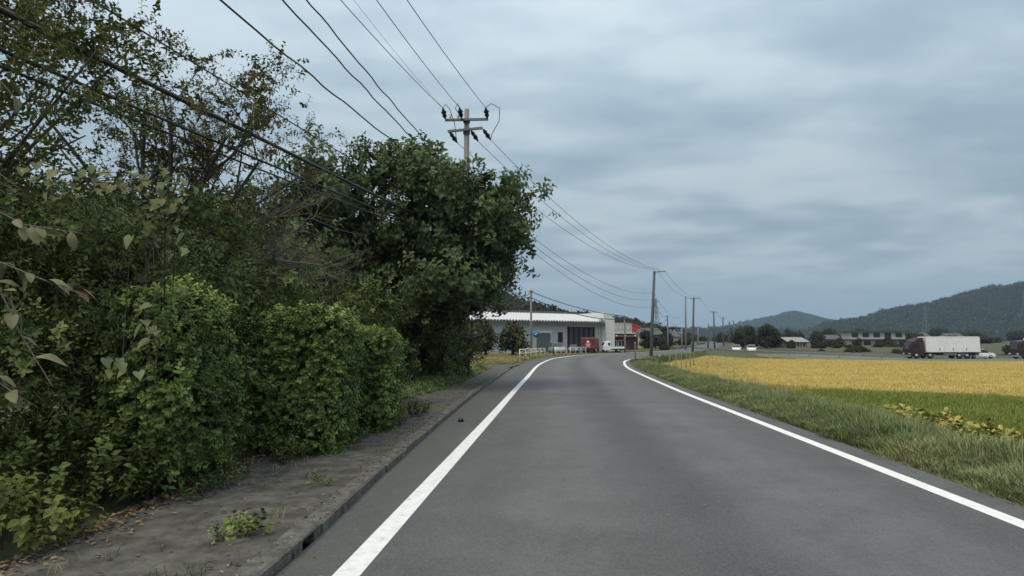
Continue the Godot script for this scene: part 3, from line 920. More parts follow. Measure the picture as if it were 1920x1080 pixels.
	# hedges
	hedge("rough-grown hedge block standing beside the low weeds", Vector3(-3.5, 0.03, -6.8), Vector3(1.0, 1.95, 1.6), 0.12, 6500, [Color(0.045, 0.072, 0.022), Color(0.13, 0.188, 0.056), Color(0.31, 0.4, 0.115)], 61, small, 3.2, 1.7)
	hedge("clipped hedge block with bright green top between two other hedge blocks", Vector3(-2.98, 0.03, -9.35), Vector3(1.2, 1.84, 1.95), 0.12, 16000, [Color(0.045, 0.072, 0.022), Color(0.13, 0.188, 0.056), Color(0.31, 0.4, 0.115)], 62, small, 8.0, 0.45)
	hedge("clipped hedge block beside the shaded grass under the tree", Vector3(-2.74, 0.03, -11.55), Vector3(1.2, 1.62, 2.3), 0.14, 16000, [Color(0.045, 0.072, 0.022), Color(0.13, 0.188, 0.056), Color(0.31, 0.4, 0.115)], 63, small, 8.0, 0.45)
	# thin-branched tree, half bare
	var g := RandomNumberGenerator.new(); g.seed = 77
	var t := thing("thin_tree", "thin-branched tree with sparse leaves reaching through the thick cables", "tree", Vector3(-5.6, 0.05, -9.6))
	var s := mb(true)
	var tips := []
	var stub := Vector3(0.1, 2.7, 0.0)
	tube(s, [Vector3(0, -0.1, 0), Vector3(0.08, 1.4, 0.05), stub], [0.12, 0.1, 0.085], 8, false)
	for e in [[Vector3(2.9, 2.9, -1.2), 0.05], [Vector3(1.9, 3.4, -0.4), 0.055], [Vector3(1.2, 3.5, 0.3), 0.05], [Vector3(0.45, 3.8, 0.0), 0.055], [Vector3(-0.3, 3.7, 0.2), 0.05], [Vector3(-1.1, 3.2, -0.3), 0.05], [Vector3(2.3, 2.1, -0.8), 0.04], [Vector3(-1.6, 3.9, 0.4), 0.045], [Vector3(0.9, 2.6, -0.9), 0.04], [Vector3(3.1, 2.3, -1.6), 0.04]]:
		var v: Vector3 = e[0]
		grow(g, s, stub + Vector3(0, g.randf_range(-0.6, 0.0), 0), (v + Vector3(0, -0.2, 0)).normalized(), v.length() * 0.62, e[1], 3, tips, 0.015, 3)
	part(s, "trunk", M.bark, t)
	var list := []
	for tp in tips:
		var q: Vector3 = tp[0]
		if q.x > 3.0 or q.y > 6.9 or g.randf() < 0.1: continue
		var d: Vector3 = tp[1]
		for k in 2 if noise.get_noise_3d(q.x * 14.0, q.y * 14.0, q.z * 14.0) > -0.05 else 1:
			list.append([Transform3D(axis_basis(d + Vector3(g.randf_range(-0.8, 0.8), g.randf_range(-0.8, 0.3), g.randf_range(-0.8, 0.8)), g).scaled(Vector3.ONE * g.randf_range(0.5, 0.95)), q), g.randf()])
	scatter("crown", slim, M.leaf, list, [Color(0.06, 0.074, 0.024), Color(0.1, 0.112, 0.038), Color(0.17, 0.15, 0.06)], t).set_meta("kind", "stuff")
	# dead grey brush hanging over the bushes
	t = thing("dead_brush", "tangle of bare grey twigs drooping between the dark bushes and the big tree", "dead bush", Vector3(-4.6, 0.05, -10.9))
	s = mb(true)
	tips = []
	for i in 26:
		var a := g.randf_range(-0.9, 0.9)
		var foot := Vector3(g.randf_range(-0.6, 0.4), g.randf_range(2.4, 3.4), g.randf_range(-0.4, 0.5))
		grow(g, s, foot, Vector3(0.9 + a * 0.5, g.randf_range(-0.1, 0.55), a * 0.6).normalized(), g.randf_range(0.9, 1.7), 0.017, 2, tips, -0.015, 4)
	tube(s, [Vector3(0, 0, 0), Vector3(0.0, 1.6, 0), Vector3(-0.1, 3.0, 0)], [0.07, 0.06, 0.03], 6)
	part(s, "twigs", rough_mat([[0.0, 0.12, 0.108, 0.092], [1.0, 0.27, 0.245, 0.215]], 0.03, 2.0, 2.0, 0.95, 19), t)
	# vine with large leaves draped on the near bushes
	vine("bright_vine", "yellow-green vine with broad leaves draped over the dark bush", Vector3(-3.55, -0.05, -5.6), [[Vector3(-0.35, 2.98, 0.0), Vector3(0.42, 0.16, 0.4)], [Vector3(0.25, 2.98, -0.2), Vector3(0.36, 0.18, 0.3)], [Vector3(0.35, 2.72, -0.2), Vector3(0.22, 0.2, 0.2)]], 170, 0.092, [plain(0.08, 0.1, 0.022, 0.65), plain(0.13, 0.14, 0.034, 0.65), plain(0.055, 0.08, 0.02, 0.65)], 201)
	vine("heart_leaf_vine", "trailing vine with a few pale heart-shaped leaves on the shaded bush", Vector3(-3.3, -0.05, -5.65), [[Vector3(0.12, 1.75, 0.1), Vector3(0.12, 0.25, 0.1)], [Vector3(0.0, 1.4, 0.2), Vector3(0.16, 0.22, 0.1)], [Vector3(0.1, 2.45, 0.0), Vector3(0.4, 0.2, 0.1)]], 20, 0.115, [plain(0.1, 0.125, 0.045, 0.6), plain(0.15, 0.16, 0.055, 0.6), plain(0.07, 0.1, 0.036, 0.6)], 202)
	# close branch with large leaves hanging in from the side
	t = thing("leafy_branch", "drooping pale branch with large olive and reddish leaves beside the pavement", "branch", Vector3(-2.92, 0.05, -2.85))
	s = mb(true)
	var kinds := [plain(0.08, 0.086, 0.03, 0.6), plain(0.115, 0.115, 0.044, 0.6), plain(0.1, 0.06, 0.035, 0.6)]
	for k in kinds: (k as StandardMaterial3D).backlight = Color(0.3, 0.32, 0.12)
	var lm := []
	for v in 3:
		var sl := mb(true)
		oval_leaf(sl, 0.105, 0.046, 0.25 + 0.3 * v, 0.2 + 0.15 * v)
		sl.generate_normals()
		lm.append(sl.commit())
	var leaves := Node3D.new()
	var twigs := [
		[Vector3(-0.3, 2.32, 0.1), Vector3(0.3, 2.28, 0.0), Vector3(0.5, 2.3, 0.05), Vector3(0.72, 2.14, 0.05)],
		[Vector3(-0.3, 2.25, 0.15), Vector3(0.45, 2.12, 0.0), Vector3(0.72, 1.98, 0.0), Vector3(0.99, 1.94, 0.0)],
		[Vector3(-0.3, 1.95, 0.1), Vector3(0.5, 1.86, 0.0), Vector3(0.8, 1.74, 0.0), Vector3(0.96, 1.68, 0.0)],
		[Vector3(0.5, 2.05, 0.0), Vector3(0.6, 1.78, 0.02), Vector3(0.76, 1.5, 0.04), Vector3(0.93, 1.26, 0.05)],
		[Vector3(-0.3, 1.5, 0.1), Vector3(0.5, 1.42, 0.05), Vector3(0.66, 1.3, 0.05), Vector3(0.82, 1.2, 0.05)],
		[Vector3(-0.3, 2.9, 0.1), Vector3(0.4, 2.75, 0.05), Vector3(0.58, 2.66, 0.05), Vector3(0.68, 2.55, 0.05)]]
	for w in twigs:
		tube(s, w, [0.006, 0.005, 0.004, 0.002], 5, false)
	part(s, "stem", M.twig, t)
	for w in twigs:
		for i in 9:
			var f := g.randf_range(0.4, 1.0) * 3.0
			var k := int(min(f, 2.0))
			var p: Vector3 = (w[k] as Vector3).lerp(w[k + 1], f - k)
			var o := part_mesh(lm[g.randi_range(0, 2)], "leaf", kinds[2 if g.randf() < 0.2 else g.randi_range(0, 1)], t)
			o.position = p
			o.basis = Basis.from_euler(Vector3(g.randf_range(-0.2, 1.1), g.randf_range(0.5, 2.6), g.randf_range(-0.7, 0.7))).scaled(Vector3.ONE * g.randf_range(0.75, 1.15))
	leaves.free()
	# weeds
	var weed := sprig_mesh(105, 9, 0.34, 0.13, 0.075, 0.35, 1.0)
	weeds("tangled broad-leaved weeds below the shaded hedge block", Vector3(-4.1, 0.05, -5.9), 0.95, 0.6, 0.85, 420, weed, 301, [Color(0.035, 0.055, 0.016), Color(0.065, 0.095, 0.028), Color(0.11, 0.15, 0.045)])
	weeds("low weeds with nettle-like leaves at the pavement's mossy edge", Vector3(-3.75, 0.05, -4.75), 0.6, 0.55, 0.5, 190, weed, 302, [Color(0.05, 0.07, 0.018), Color(0.085, 0.11, 0.026), Color(0.13, 0.14, 0.04)])
	weeds("small bright green weed growing on the pavement by the kerb drain", Vector3(-2.02, 0.05, -4.95), 0.17, 0.2, 0.2, 26, weed, 303, [Color(0.07, 0.11, 0.025), Color(0.12, 0.17, 0.045), Color(0.17, 0.22, 0.07)], 0.45)
	weeds("tiny weed tuft in a crack of the pavement", Vector3(-1.95, 0.05, -6.6), 0.1, 0.12, 0.12, 12, weed, 304, [Color(0.07, 0.1, 0.025), Color(0.14, 0.17, 0.06)], 0.3)
	weeds("low weeds at the foot of the middle hedge block", Vector3(-2.1, 0.05, -11.3), 0.25, 0.5, 0.25, 60, weed, 305, mids, 0.45)
	weeds("weed clump in the gap between the rough hedge and the clipped hedge", Vector3(-2.75, 0.05, -8.1), 0.22, 0.4, 0.35, 60, weed, 306, mids, 0.5)
	weeds("low weed fringe along the foot of the clipped hedge", Vector3(-2.3, 0.05, -9.6), 0.14, 0.7, 0.2, 50, weed, 307, mids, 0.4)
	weeds("weed fringe where the hedge ends at the shaded grass", Vector3(-2.0, 0.05, -13.2), 0.3, 0.7, 0.3, 90, weed, 308, mids, 0.5)
	weeds("weed fringe at the foot of the rough hedge block", Vector3(-2.95, 0.05, -6.6), 0.16, 0.7, 0.25, 60, weed, 309, mids, 0.4)
	var wisps := []
	var wisp := blade_mesh(12, 9, 0.16, 0.006, 0.06, 0.9)
	for i in 420:
		var z := -3.6 - 22.0 * pow(g.randf(), 1.5)
		var x := along(tabK, z) - 0.16 - 1.2 * pow(g.randf(), 1.6)
		if noise.get_noise_2d(x * 16.0, z * 10.0) < 0.1: continue
		wisps.append([Transform3D(Basis(Vector3.UP, g.randf() * TAU).scaled(Vector3(1.2, 0.7, 1.2) * g.randf_range(0.3, 1.0)), Vector3(x, 0.055, z)), g.randf()])
	tag(scatter("pavement_grass", wisp, M.grass, wisps, [Color(0.09, 0.12, 0.04), Color(0.16, 0.18, 0.075), Color(0.26, 0.23, 0.13)]), "sparse grass wisps growing through the dirt pavement", "grass", "", "stuff")
	# shaded grass under the big tree
	var list2 := []
	var tuft := blade_mesh(5, 16, 0.34, 0.014, 0.12, 0.8)
	for i in 5200:
		var z := -13.0 - 24.0 * g.randf()
		var edge := along(tabK, z) - 1.15 - 0.25 * noise.get_noise_2d(z * 20.0, 9.0) - 0.7 * (1.0 - smoothstep(14.0, 22.0, -z))
		var x := edge - 3.4 * g.randf()
		var hh := g.randf_range(0.35, 1.0) * smoothstep(0.0, 0.5, edge - x + 0.1)
		list2.append([Transform3D(Basis(Vector3.UP, g.randf() * TAU).scaled(Vector3(1.1, max(0.25, hh), 1.1)), Vector3(x, 0.05, z)), g.randf()])
	tag(scatter("shade_grass", tuft, M.grass, list2, [Color(0.115, 0.165, 0.052), Color(0.155, 0.21, 0.078), Color(0.2, 0.25, 0.1)]), "grass on the bank under the overhanging tree", "grass", "", "stuff")
	# fallen leaves and crumbs on the pavement
	var dead := []
	var sl2 := mb()
	leaf_into(sl2, Vector3(0, 0.004, -0.02), Vector3(0, 0.15, 1).normalized(), 0.06, 0.03, 0.1)
	sl2.generate_normals()
	var dead_mesh := sl2.commit()
	for i in 3600:
		var z := -3.5 - 12.5 * g.randf()
		var u := pow(g.randf(), 2.0)
		u = lerp(0.55, 1.0, sqrt(g.randf()))
		if g.randf() < 0.1: u = g.randf()
		var x := along(tabK, z) - 1.5 + (g.randf_range(0.0, 1.35) * (1.0 - u)) * 0.5 - 0.35 * u
		if g.randf() < 0.04: x = along(tabK, z) - g.randf_range(0.0, 1.3)
		dead.append([Transform3D(Basis.from_euler(Vector3(g.randf_range(-0.4, 0.4), g.randf() * TAU, g.randf_range(-0.4, 0.4))).scaled(Vector3.ONE * g.randf_range(0.45, 1.1)), Vector3(x, 0.064 if x > along(tabK, z) - 1.8 else 0.06, z)), g.randf()])
	for i in 110:
		var z := -3.8 - 34.0 * pow(g.randf(), 1.3)
		var x := along(tabK, z) + 0.05 + 5.6 * pow(g.randf(), 1.8)
		dead.append([Transform3D(Basis(Vector3.UP, g.randf() * TAU).scaled(Vector3.ONE * g.randf_range(0.2, 0.6)), Vector3(x, 0.004, z)), g.randf()])
	M.dead = plain(1, 1, 1, 0.9); M.dead.vertex_color_use_as_albedo = true
	tag(scatter("fallen_leaves", dead_mesh, M.dead, dead, [Color(0.06, 0.045, 0.028), Color(0.14, 0.09, 0.05), Color(0.24, 0.18, 0.1)]), "brown fallen leaves lying along the foot of the hedges and the road edge", "leaves", "", "stuff")
	# grit and clods on the kerb and the pavement
	var clods := []
	var sc := mb()
	prism(sc, [Vector2(-0.02, -0.01), Vector2(0.015, -0.014), Vector2(0.022, 0.006), Vector2(0.0, 0.016), Vector2(-0.018, 0.01)], 0.03)
	sc.generate_normals()
	for i in 1500:
		var z := -3.3 - 30.0 * pow(g.randf(), 1.4)
		var x := along(tabK, z) - 0.02 - 0.5 * g.randf() * g.randf() - 0.25 * maxf(0.0, noise.get_noise_1d(z * 20.0))
		var kb := x > along(tabK, z) - 0.18
		clods.append([Transform3D(Basis.from_euler(Vector3(g.randf() * 3.0, g.randf() * TAU, g.randf() * 3.0)).scaled(Vector3.ONE * (pow(g.randf(), 3.0) * 0.6 + 0.1)), Vector3(x, (0.097 if kb else 0.064) - 0.04 * smoothstep(26.0, 37.0, -z), z)), g.randf()])
	tag(scatter("gravel", sc.commit(), M.dead, clods, [Color(0.05, 0.047, 0.04), Color(0.1, 0.096, 0.082), Color(0.22, 0.21, 0.18)]), "soil crumbs and grit strewn along the kerb", "gravel", "", "stuff")

func vine(called: String, label: String, at: Vector3, ells: Array, n: int, size: float, mats: Array, sd: int) -> void:
	var g := RandomNumberGenerator.new(); g.seed = sd
	var t := thing(called, label, "vine", at)
	for m in mats: (m as StandardMaterial3D).backlight = Color(0.3, 0.36, 0.1)
	var meshes := []
	for v in 3:
		var s := mb(true)
		# heart-shaped leaf: two lobes by the stalk, pointed tip, folded on the midrib
		var half := [Vector2(0, 0.0), Vector2(0.2, -0.14), Vector2(0.42, -0.02), Vector2(0.47, 0.24), Vector2(0.33, 0.55), Vector2(0.14, 0.82), Vector2(0, 1.05)]
		var fold := 0.1 + 0.12 * v
		for sg in [-1.0, 1.0]:
			for i in half.size() - 1:
				var a := Vector3(half[i].x * sg, abs(half[i].x) * fold - 0.12 * half[i].y * half[i].y, half[i].y) * size
				var b := Vector3(half[i + 1].x * sg, abs(half[i + 1].x) * fold - 0.12 * half[i + 1].y * half[i + 1].y, half[i + 1].y) * size
				var c := Vector3(0, -0.02, 0.4) * size
				if sg > 0: tri(s, a, c, b)
				else: tri(s, a, b, c)
		s.generate_normals()
		meshes.append(s.commit())
	var st := mb(true)
	var spots := []
	for i in n:
		var e: Array = ells[i % ells.size()]
		spots.append(e[0] + Vector3(g.randfn(), g.randfn(), g.randfn()).limit_length(1.6) * e[1] * 0.6)
	for e in ells:
		var c: Vector3 = e[0]
		var root := c + Vector3(-0.25, -0.7, -0.7)
		tube(st, [root, root.lerp(c, 0.5) + Vector3(0.08, 0.1, 0.05), c], [0.007, 0.006, 0.004], 5, false)
		for k in 6:
			var q: Vector3 = spots[g.randi_range(0, n - 1)]
			tube(st, [c, c.lerp(q, 0.5) + Vector3(0, 0.05, 0), q], [0.004, 0.003, 0.002], 4, false)
	part(st, "stem", M.bark, t)
	for q in spots:
		var o := part_mesh(meshes[g.randi_range(0, 2)], "leaf", mats[g.randi_range(0, mats.size() - 1)], t)
		o.position = q
		o.basis = Basis.from_euler(Vector3(g.randf_range(0.1, 1.2), g.randf_range(-1.2, 1.2), g.randf_range(-0.5, 0.5))).scaled(Vector3.ONE * g.randf_range(0.6, 1.15))

func weeds(label: String, at: Vector3, rx: float, rz: float, h: float, n: int, mesh: Mesh, sd: int, tints: Array, k := 0.75) -> void:
	var g := RandomNumberGenerator.new(); g.seed = sd
	var t := thing("weed", label, "weed", at)
	var list := []
	var s := mb(true)
	for i in n:
		var a := g.randf() * TAU
		var r := sqrt(g.randf())
		var p := Vector3(cos(a) * r * rx, 0, sin(a) * r * rz)
		var top: float = h * (1.0 - 0.55 * r * r) * g.randf_range(0.35, 1.0)
		if i % 3 == 0: tube(s, [p * 0.7, p + Vector3(0, top, 0)], [0.006 * k, 0.003 * k], 4, false)
		list.append([Transform3D(axis_basis(Vector3(g.randf_range(-0.8, 0.8), 0.9, g.randf_range(-0.8, 0.8)), g).scaled(Vector3.ONE * g.randf_range(0.6, 1.15) * k), p + Vector3(0, max(0.0, top - 0.15 * k), 0)), g.randf()])
	var grs := plain(0.06, 0.08, 0.03, 0.8)
	part(s, "stems", grs, t)
	scatter("leaves", mesh, M.leaf, list, tints, t).set_meta("kind", "stuff")

# ------------------------------------------------------------------ poles and wires
func wire_pts(a: Vector3, b: Vector3, sag: float, n := 24, ext := 0.0) -> Array:
	var out := []
	for i in n + 1:
		var f: float = lerp(-ext, 1.0, float(i) / n)
		out.append(a.lerp(b, f) + Vector3.DOWN * sag * 4.0 * f * (1.0 - f))
	return out

func wire(called: String, label: String, group: String, pts: Array, r: float, m: Material = null) -> void:
	var s := mb(true)
	tube(s, pts, [r], 5)
	tag(part(s, called, m if m else M.cable), label, "cable", group)

func insulator(s: SurfaceTool, a: Vector3, b: Vector3, r: float) -> void:
	tube(s, [a, a.lerp(b, 0.12), a.lerp(b, 0.3), a.lerp(b, 0.4), a.lerp(b, 0.62), a.lerp(b, 0.74), b], [r * 0.3, r * 0.6, r, r * 0.6, r * 1.15, r * 0.7, r * 0.25], 8)

func pole(label: String, at: Vector3, top: Vector3, r: float, arms: Array, m: Material, group := "") -> Node3D:
	# arms: [height fraction, x0, x1, z tilt]
	var t := thing("utility_pole", label, "utility pole", at, 0.0, group)
	var v := top - at
	var s := mb(true)
	tube(s, [Vector3(0, -0.5, 0), v * 0.5, v], [r, r * 0.84, r * 0.68], 10)
	part(s, "shaft", m, t)
	for a in arms:
		s = mb()
		var c: Vector3 = v * a[0]
		var p := c + Vector3(a[1], 0.0, 0.0)
		var q := c + Vector3(a[2], a[3], 0.0)
		var d := (q - p).normalized()
		box(s, (p + q) * 0.5 + Vector3(0, 0, r * 0.7 + 0.05), Vector3(p.distance_to(q), 0.09, 0.09), Basis(d, Vector3(-d.y, d.x, 0), Vector3.BACK))
		part(s, "crossarm", M.steel, t)
		for k in 3:
			s = mb(true)
			var e := p.lerp(q, [0.03, 0.5 if abs(a[1] + a[2]) > 0.4 else 0.3, 0.97][k]) + Vector3(0, 0.04, r * 0.7 + 0.05)
			insulator(s, e, e + Vector3(0, 0.24, 0), 0.07)
			part(s, "insulator", M.lamp, t)
	return t

func build_poles_and_wires() -> void:
	# the tall pole behind the overhanging tree
	var P1 := Vector3(-2.03, 0, -28.0)
	var t := thing("utility_pole", "tall concrete pole with two crossarms rising behind the big tree", "utility pole", P1)
	var s := mb(true)
	tube(s, [Vector3(0, -0.5, 0), Vector3(0, 6, 0), Vector3(0, 11.97, 0)], [0.17, 0.145, 0.11], 12)
	part(s, "shaft", M.pole, t)
	for k in 14:
		s = mb()
		box(s, Vector3(0.19 * (1 if k % 2 else -1), 2.2 + 0.6 * k, 0), Vector3(0.2, 0.018, 0.018))
		part(s, "step_bolt", M.steel, t)
	var arms := [[Vector3(-0.96, 11.42, 0.15), Vector3(0.97, 11.46, 0.15)], [Vector3(-0.84, 10.9, 0.15), Vector3(0.72, 11.06, 0.15)]]
	for a in arms:
		s = mb()
		var d: Vector3 = (a[1] - a[0]).normalized()
		box(s, (a[0] + a[1]) * 0.5, Vector3((a[1] - a[0]).length(), 0.1, 0.1), Basis(d, Vector3(-d.y, d.x, 0), Vector3.BACK))
		part(s, "crossarm", M.steel, t)
		s = mb()
		box(s, Vector3(0, a[0].y - 0.04, 0.1), Vector3(0.3, 0.16, 0.09))
		part(s, "arm_band", M.black, t)
	# strain insulators: upper arm pulls towards the camera, lower arm away
	var up_at := [Vector3(-0.95, 11.47, 0.2), Vector3(-0.22, 11.5, 0.2), Vector3(0.93, 11.5, 0.2)]
	var lo_at := [Vector3(-0.75, 10.88, 0.1), Vector3(0.2, 10.95, 0.1), Vector3(0.74, 11.02, 0.1)]
	var up_end := []
	var lo_end := []
	for k in 3:
		var a: Vector3 = up_at[k]
		var b := a + Vector3(-0.06, 0.32, 0.42)
		s = mb(true); insulator(s, a, b, 0.11); part(s, "strain_insulator", M.black, t)
		up_end.append(b)
		a = lo_at[k]
		b = a + Vector3([0.3, 0.3, 0.32][k], -0.34, -0.45)
		s = mb(true); insulator(s, a, b, 0.1); part(s, "strain_insulator", M.black, t)
		lo_end.append(b)
		# jumper loop between the two
		var u: Vector3 = up_end[k]
		var l: Vector3 = lo_end[k]
		s = mb(true)
		var bow: float = [0.28, -0.2, 0.62][k]
		tube(s, [u, u + Vector3(bow * 0.4, 0.2, -0.05), u + Vector3(bow, 0.02, -0.15), u.lerp(l, 0.45) + Vector3(bow * 0.8, 0.05, 0), l.lerp(u, 0.15) + Vector3(bow * 0.15, 0.05, 0), l], [0.016], 5)
		part(s, "jumper", M.cable, t)
	for k in 2:
		s = mb(true)
		var e := Vector3([-0.72, -0.38][k], 11.5, 0.15)
		insulator(s, e, e + Vector3(0, 0.28, 0), 0.06)
		part(s, "post_insulator", M.lamp, t)
	s = mb()
	for k in 3: box(s, Vector3(0.0, 8.1 + 0.3 * k, 0.16), Vector3(0.42, 0.05, 0.06))
	part(s, "rack", M.steel, t)
	# near high-voltage wires, running back over the camera's side of the road
	var near_hv := [Vector3(-4.31, 11.37, -17.7), Vector3(-3.39, 11.37, -17.7), Vector3(-2.54, 11.37, -17.7)]
	for k in 3:
		var b: Vector3 = P1 + up_end[k]
		var a: Vector3 = near_hv[k]
		var d := b - a
		wire("power_wire", ["high-voltage wire at the outer end of the tall pole's upper crossarm, away from the road", "high-voltage wire running back from beside the tall pole's top", "high-voltage wire at the roadside end of the tall pole's upper crossarm"][k], "wires above the road", wire_pts(a - d * 3.2, b, 1.0, 60), 0.012)
	var bt: Vector3 = P1 + up_end[0] + Vector3(0, 0.02, 0)
	wire("power_wire", "finest wire branching close beside the outer high-voltage wire", "wires above the road", wire_pts(Vector3(-4.05, 11.42, -17.7) - (bt - Vector3(-4.05, 11.42, -17.7)) * 3.2, bt, 1.0, 60), 0.005)
	# low-voltage wires, on the rack
	var near_lv := [Vector3(-4.3, 6.79, -9.5), Vector3(-4.08, 7.91, -11.5), Vector3(-3.97, 8.52, -12.6)]
	var lv_y := [8.0, 8.3, 8.6]
	for k in 3:
		var b := P1 + Vector3(-0.1, lv_y[k], 0.18)
		var a: Vector3 = near_lv[k]
		var pts := wire_pts(a - (b - a) * 0.75 + Vector3(0, 0.1, 0), b, 0.25 + 0.05 * k, 60)
		for i in pts.size():
			pts[i] += Vector3(0.012 * sin(i * 1.9 + k), 0.018 * sin(i * 1.3 + k * 2.0), 0)
		wire("power_wire", ["lowest black twisted low-voltage wire sloping into the big tree", "middle black twisted low-voltage wire sloping into the big tree", "topmost black twisted low-voltage wire sloping into the big tree"][k], "wires above the road", pts, 0.017)
	# telephone cables through the thin tree
	var tel := P1 + Vector3(-0.1, 6.1, 0.18)
	var runs := [["thickest black telephone cable bundle crossing the thin tree", Vector3(-4.76, 4.63, -5.7), Vector3(0, 0, 0), 0.034, 0.05], ["upper of the two thinner telephone cables below the bundle", Vector3(-4.8, 4.32, -5.7), Vector3(0, -0.28, 0), 0.02, 0.1], ["lower of the two thinner telephone cables below the bundle", Vector3(-4.85, 4.2, -5.7), Vector3(0, -0.4, 0), 0.016, 0.12], ["slender cable above the telephone bundle in the thin tree", Vector3(-4.5, 5.2, -6.2), Vector3(0, 0.55, 0), 0.012, 0.1]]
	for q in runs:
		var a: Vector3 = q[1]
		var b: Vector3 = tel + q[2]
		wire("telephone_cable", q[0], "telephone cables", wire_pts(a - (b - a) * 0.5, b, q[4], 40), q[3])
	# next pole on the inside of the bend
	var P2 := Vector3(14.5, -0.05, -67.3)
	pole("dark tall pole with one-sided crossarm on the inside of the road bend", P2, Vector3(15.0, 9.05, -67.0), 0.19, [[0.985, -0.1, 1.1, 0.05]], M.pole_dark)
	for k in 3:
		var a: Vector3 = P1 + lo_end[k]
		wire("power_wire", ["high-voltage wire reaching the bend pole beside its shaft", "high-voltage wire reaching the middle of the bend pole's crossarm", "high-voltage wire reaching the free end of the bend pole's crossarm"][k], "wires over the bend", wire_pts(a, Vector3(15.0 + [0.05, 0.55, 1.05][k], 9.2, -67.0), 1.35, 30), 0.012)
	for k in 3:
		wire("power_wire", ["topmost low-voltage wire from the big tree to the bend pole", "middle low-voltage wire from the big tree to the bend pole", "lowest low-voltage wire from the big tree to the bend pole"][k], "wires over the bend", wire_pts(P1 + Vector3(0.1, [8.6, 8.3, 8.0][k], -0.1), Vector3(14.85, [6.75, 6.1, 5.3][k], -67.1), [1.5, 1.6, 1.6][k], 30), 0.012)
	# pole with the blue sign, by the warehouse
	t = pole("grey pole with a small blue sign by the white pipe fences", Vector3(2.36, 0, -79.0), Vector3(2.36, 8.1, -79.0), 0.17, [[0.97, -0.35, 0.35, 0.0]], M.pole)
	s = mb(true)
	tube(s, [Vector3(0.6, 2.6, 0.3), Vector3(0.6, 2.6, 0.33)], [0.42], 16)
	part(s, "sign_disc", plain(0.05, 0.14, 0.32, 0.5), t)
	s = mb()
	box(s, Vector3(0.3, 2.6, 0.2), Vector3(0.6, 0.06, 0.06))
	part(s, "sign_bracket", M.steel, t)
	s = mb()
	box(s, Vector3(0.6, 2.6, 0.34), Vector3(0.4, 0.09, 0.01), Basis(Vector3.BACK, 0.7))
	part(s, "sign_mark", M.white, t)
	t = pole("short grey pole standing at the kerb beside the white pick-up truck", Vector3(17.85, 0, -101.5), Vector3(17.85, 5.85, -101.5), 0.16, [[0.95, -0.3, 0.3, 0.0]], M.pole)
	var pa := Vector3(2.36, 7.6, -78.8)
	var pb := Vector3(17.85, 5.55, -101.3)
	wire("telephone_cable", "upper cable from the blue-sign pole to the short kerb pole", "cables past the warehouse", wire_pts(pa + Vector3(0, 0.2, 0), pb + Vector3(0, 0.2, 0), 0.55), 0.045)
	wire("telephone_cable", "lower cable from the blue-sign pole to the short kerb pole", "cables past the warehouse", wire_pts(pa + Vector3(0, -0.55, 0), pb + Vector3(0, -0.3, 0), 0.85), 0.055)
	wire("telephone_cable", "thick cable from the big tree to the blue-sign pole", "cables past the warehouse", wire_pts(P1 + Vector3(0.1, 5.4, -0.2), pa + Vector3(0, -0.55, 0), 1.6), 0.05)
	wire("telephone_cable", "thin cable from the big tree to the blue-sign pole", "cables past the warehouse", wire_pts(P1 + Vector3(0.1, 6.1, -0.2), pa + Vector3(0, 0.2, 0), 1.4), 0.035)
	wire("telephone_cable", "upper cable leading from the short kerb pole towards the far meadow pole", "cables past the warehouse", wire_pts(pb + Vector3(0, 0.2, 0), Vector3(34.0, 6.6, -140), 1.6), 0.045)
	wire("telephone_cable", "lower cable leading from the short kerb pole towards the far meadow pole", "cables past the warehouse", wire_pts(pb + Vector3(0, -0.3, 0), Vector3(34.0, 5.6, -140), 1.7), 0.055)
	# poles along the far road
	var far := [
		["slanted dark pole with crossarm beside the golden field's far corner", Vector3(28.35, -0.3, -101), Vector3(28.75, 8.65, -101), 0.2, [[0.985, -0.7, 1.0, 0.0]], M.pole_dark],
		["pale-footed tall pole on the meadow side of the far road", Vector3(36.5, 0, -135), Vector3(36.7, 11.3, -135), 0.22, [], M.pole],
		["pale pole carrying the cables across the meadow", Vector3(34.0, 0, -140), Vector3(34.0, 7.5, -140), 0.2, [[0.98, -0.7, 0.3, 0.0]], M.pole],
		["short pale pole on the meadow beside the cable pole", Vector3(38.3, 0.1, -145), Vector3(38.4, 4.9, -145), 0.19, [], M.pole],
		["dark pole with wide crossarm where the main road joins", Vector3(47.6, 0.1, -151), Vector3(47.6, 8.9, -151), 0.22, [[0.985, -0.9, 0.9, 0.0]], M.pole_dark],
		["dark pole without crossarm where the main road joins", Vector3(46.0, 0.1, -151), Vector3(46.3, 6.0, -151), 0.2, [], M.pole_dark],
		["pale slender pole across the road from the junction poles", Vector3(55.0, 0.5, -190), Vector3(55.2, 6.2, -190), 0.22, [], M.pole],
		["dark pole with crossarm far along the road past the junction", Vector3(62.6, 0.5, -190), Vector3(62.6, 9.0, -190), 0.24, [[0.98, -1.0, 1.0, 0.0]], M.pole_dark],
		["distant pole with two crossarms above the dark trees", Vector3(78, 1.2, -230), Vector3(78, 9.2, -230), 0.26, [[0.98, -0.9, 0.9, 0.0], [0.9, -0.7, 0.7, 0.0]], M.pole_dark],
		["distant bare pole above the dark trees", Vector3(83, 1.3, -240), Vector3(83, 10.0, -240), 0.28, [], M.pole_dark]]
	for f in far: pole(f[0], f[1], f[2], f[3], f[4], f[5])
	wire("power_wire", "wire from the bend pole to the slanted pole, field side", "wires along the far road", wire_pts(Vector3(16.05, 9.1, -67), Vector3(29.6, 8.8, -101), 0.9), 0.012)
	wire("power_wire", "wire from the bend pole to the slanted pole, road side", "wires along the far road", wire_pts(Vector3(15.3, 9.1, -67), Vector3(28.2, 8.8, -101), 0.9), 0.012)
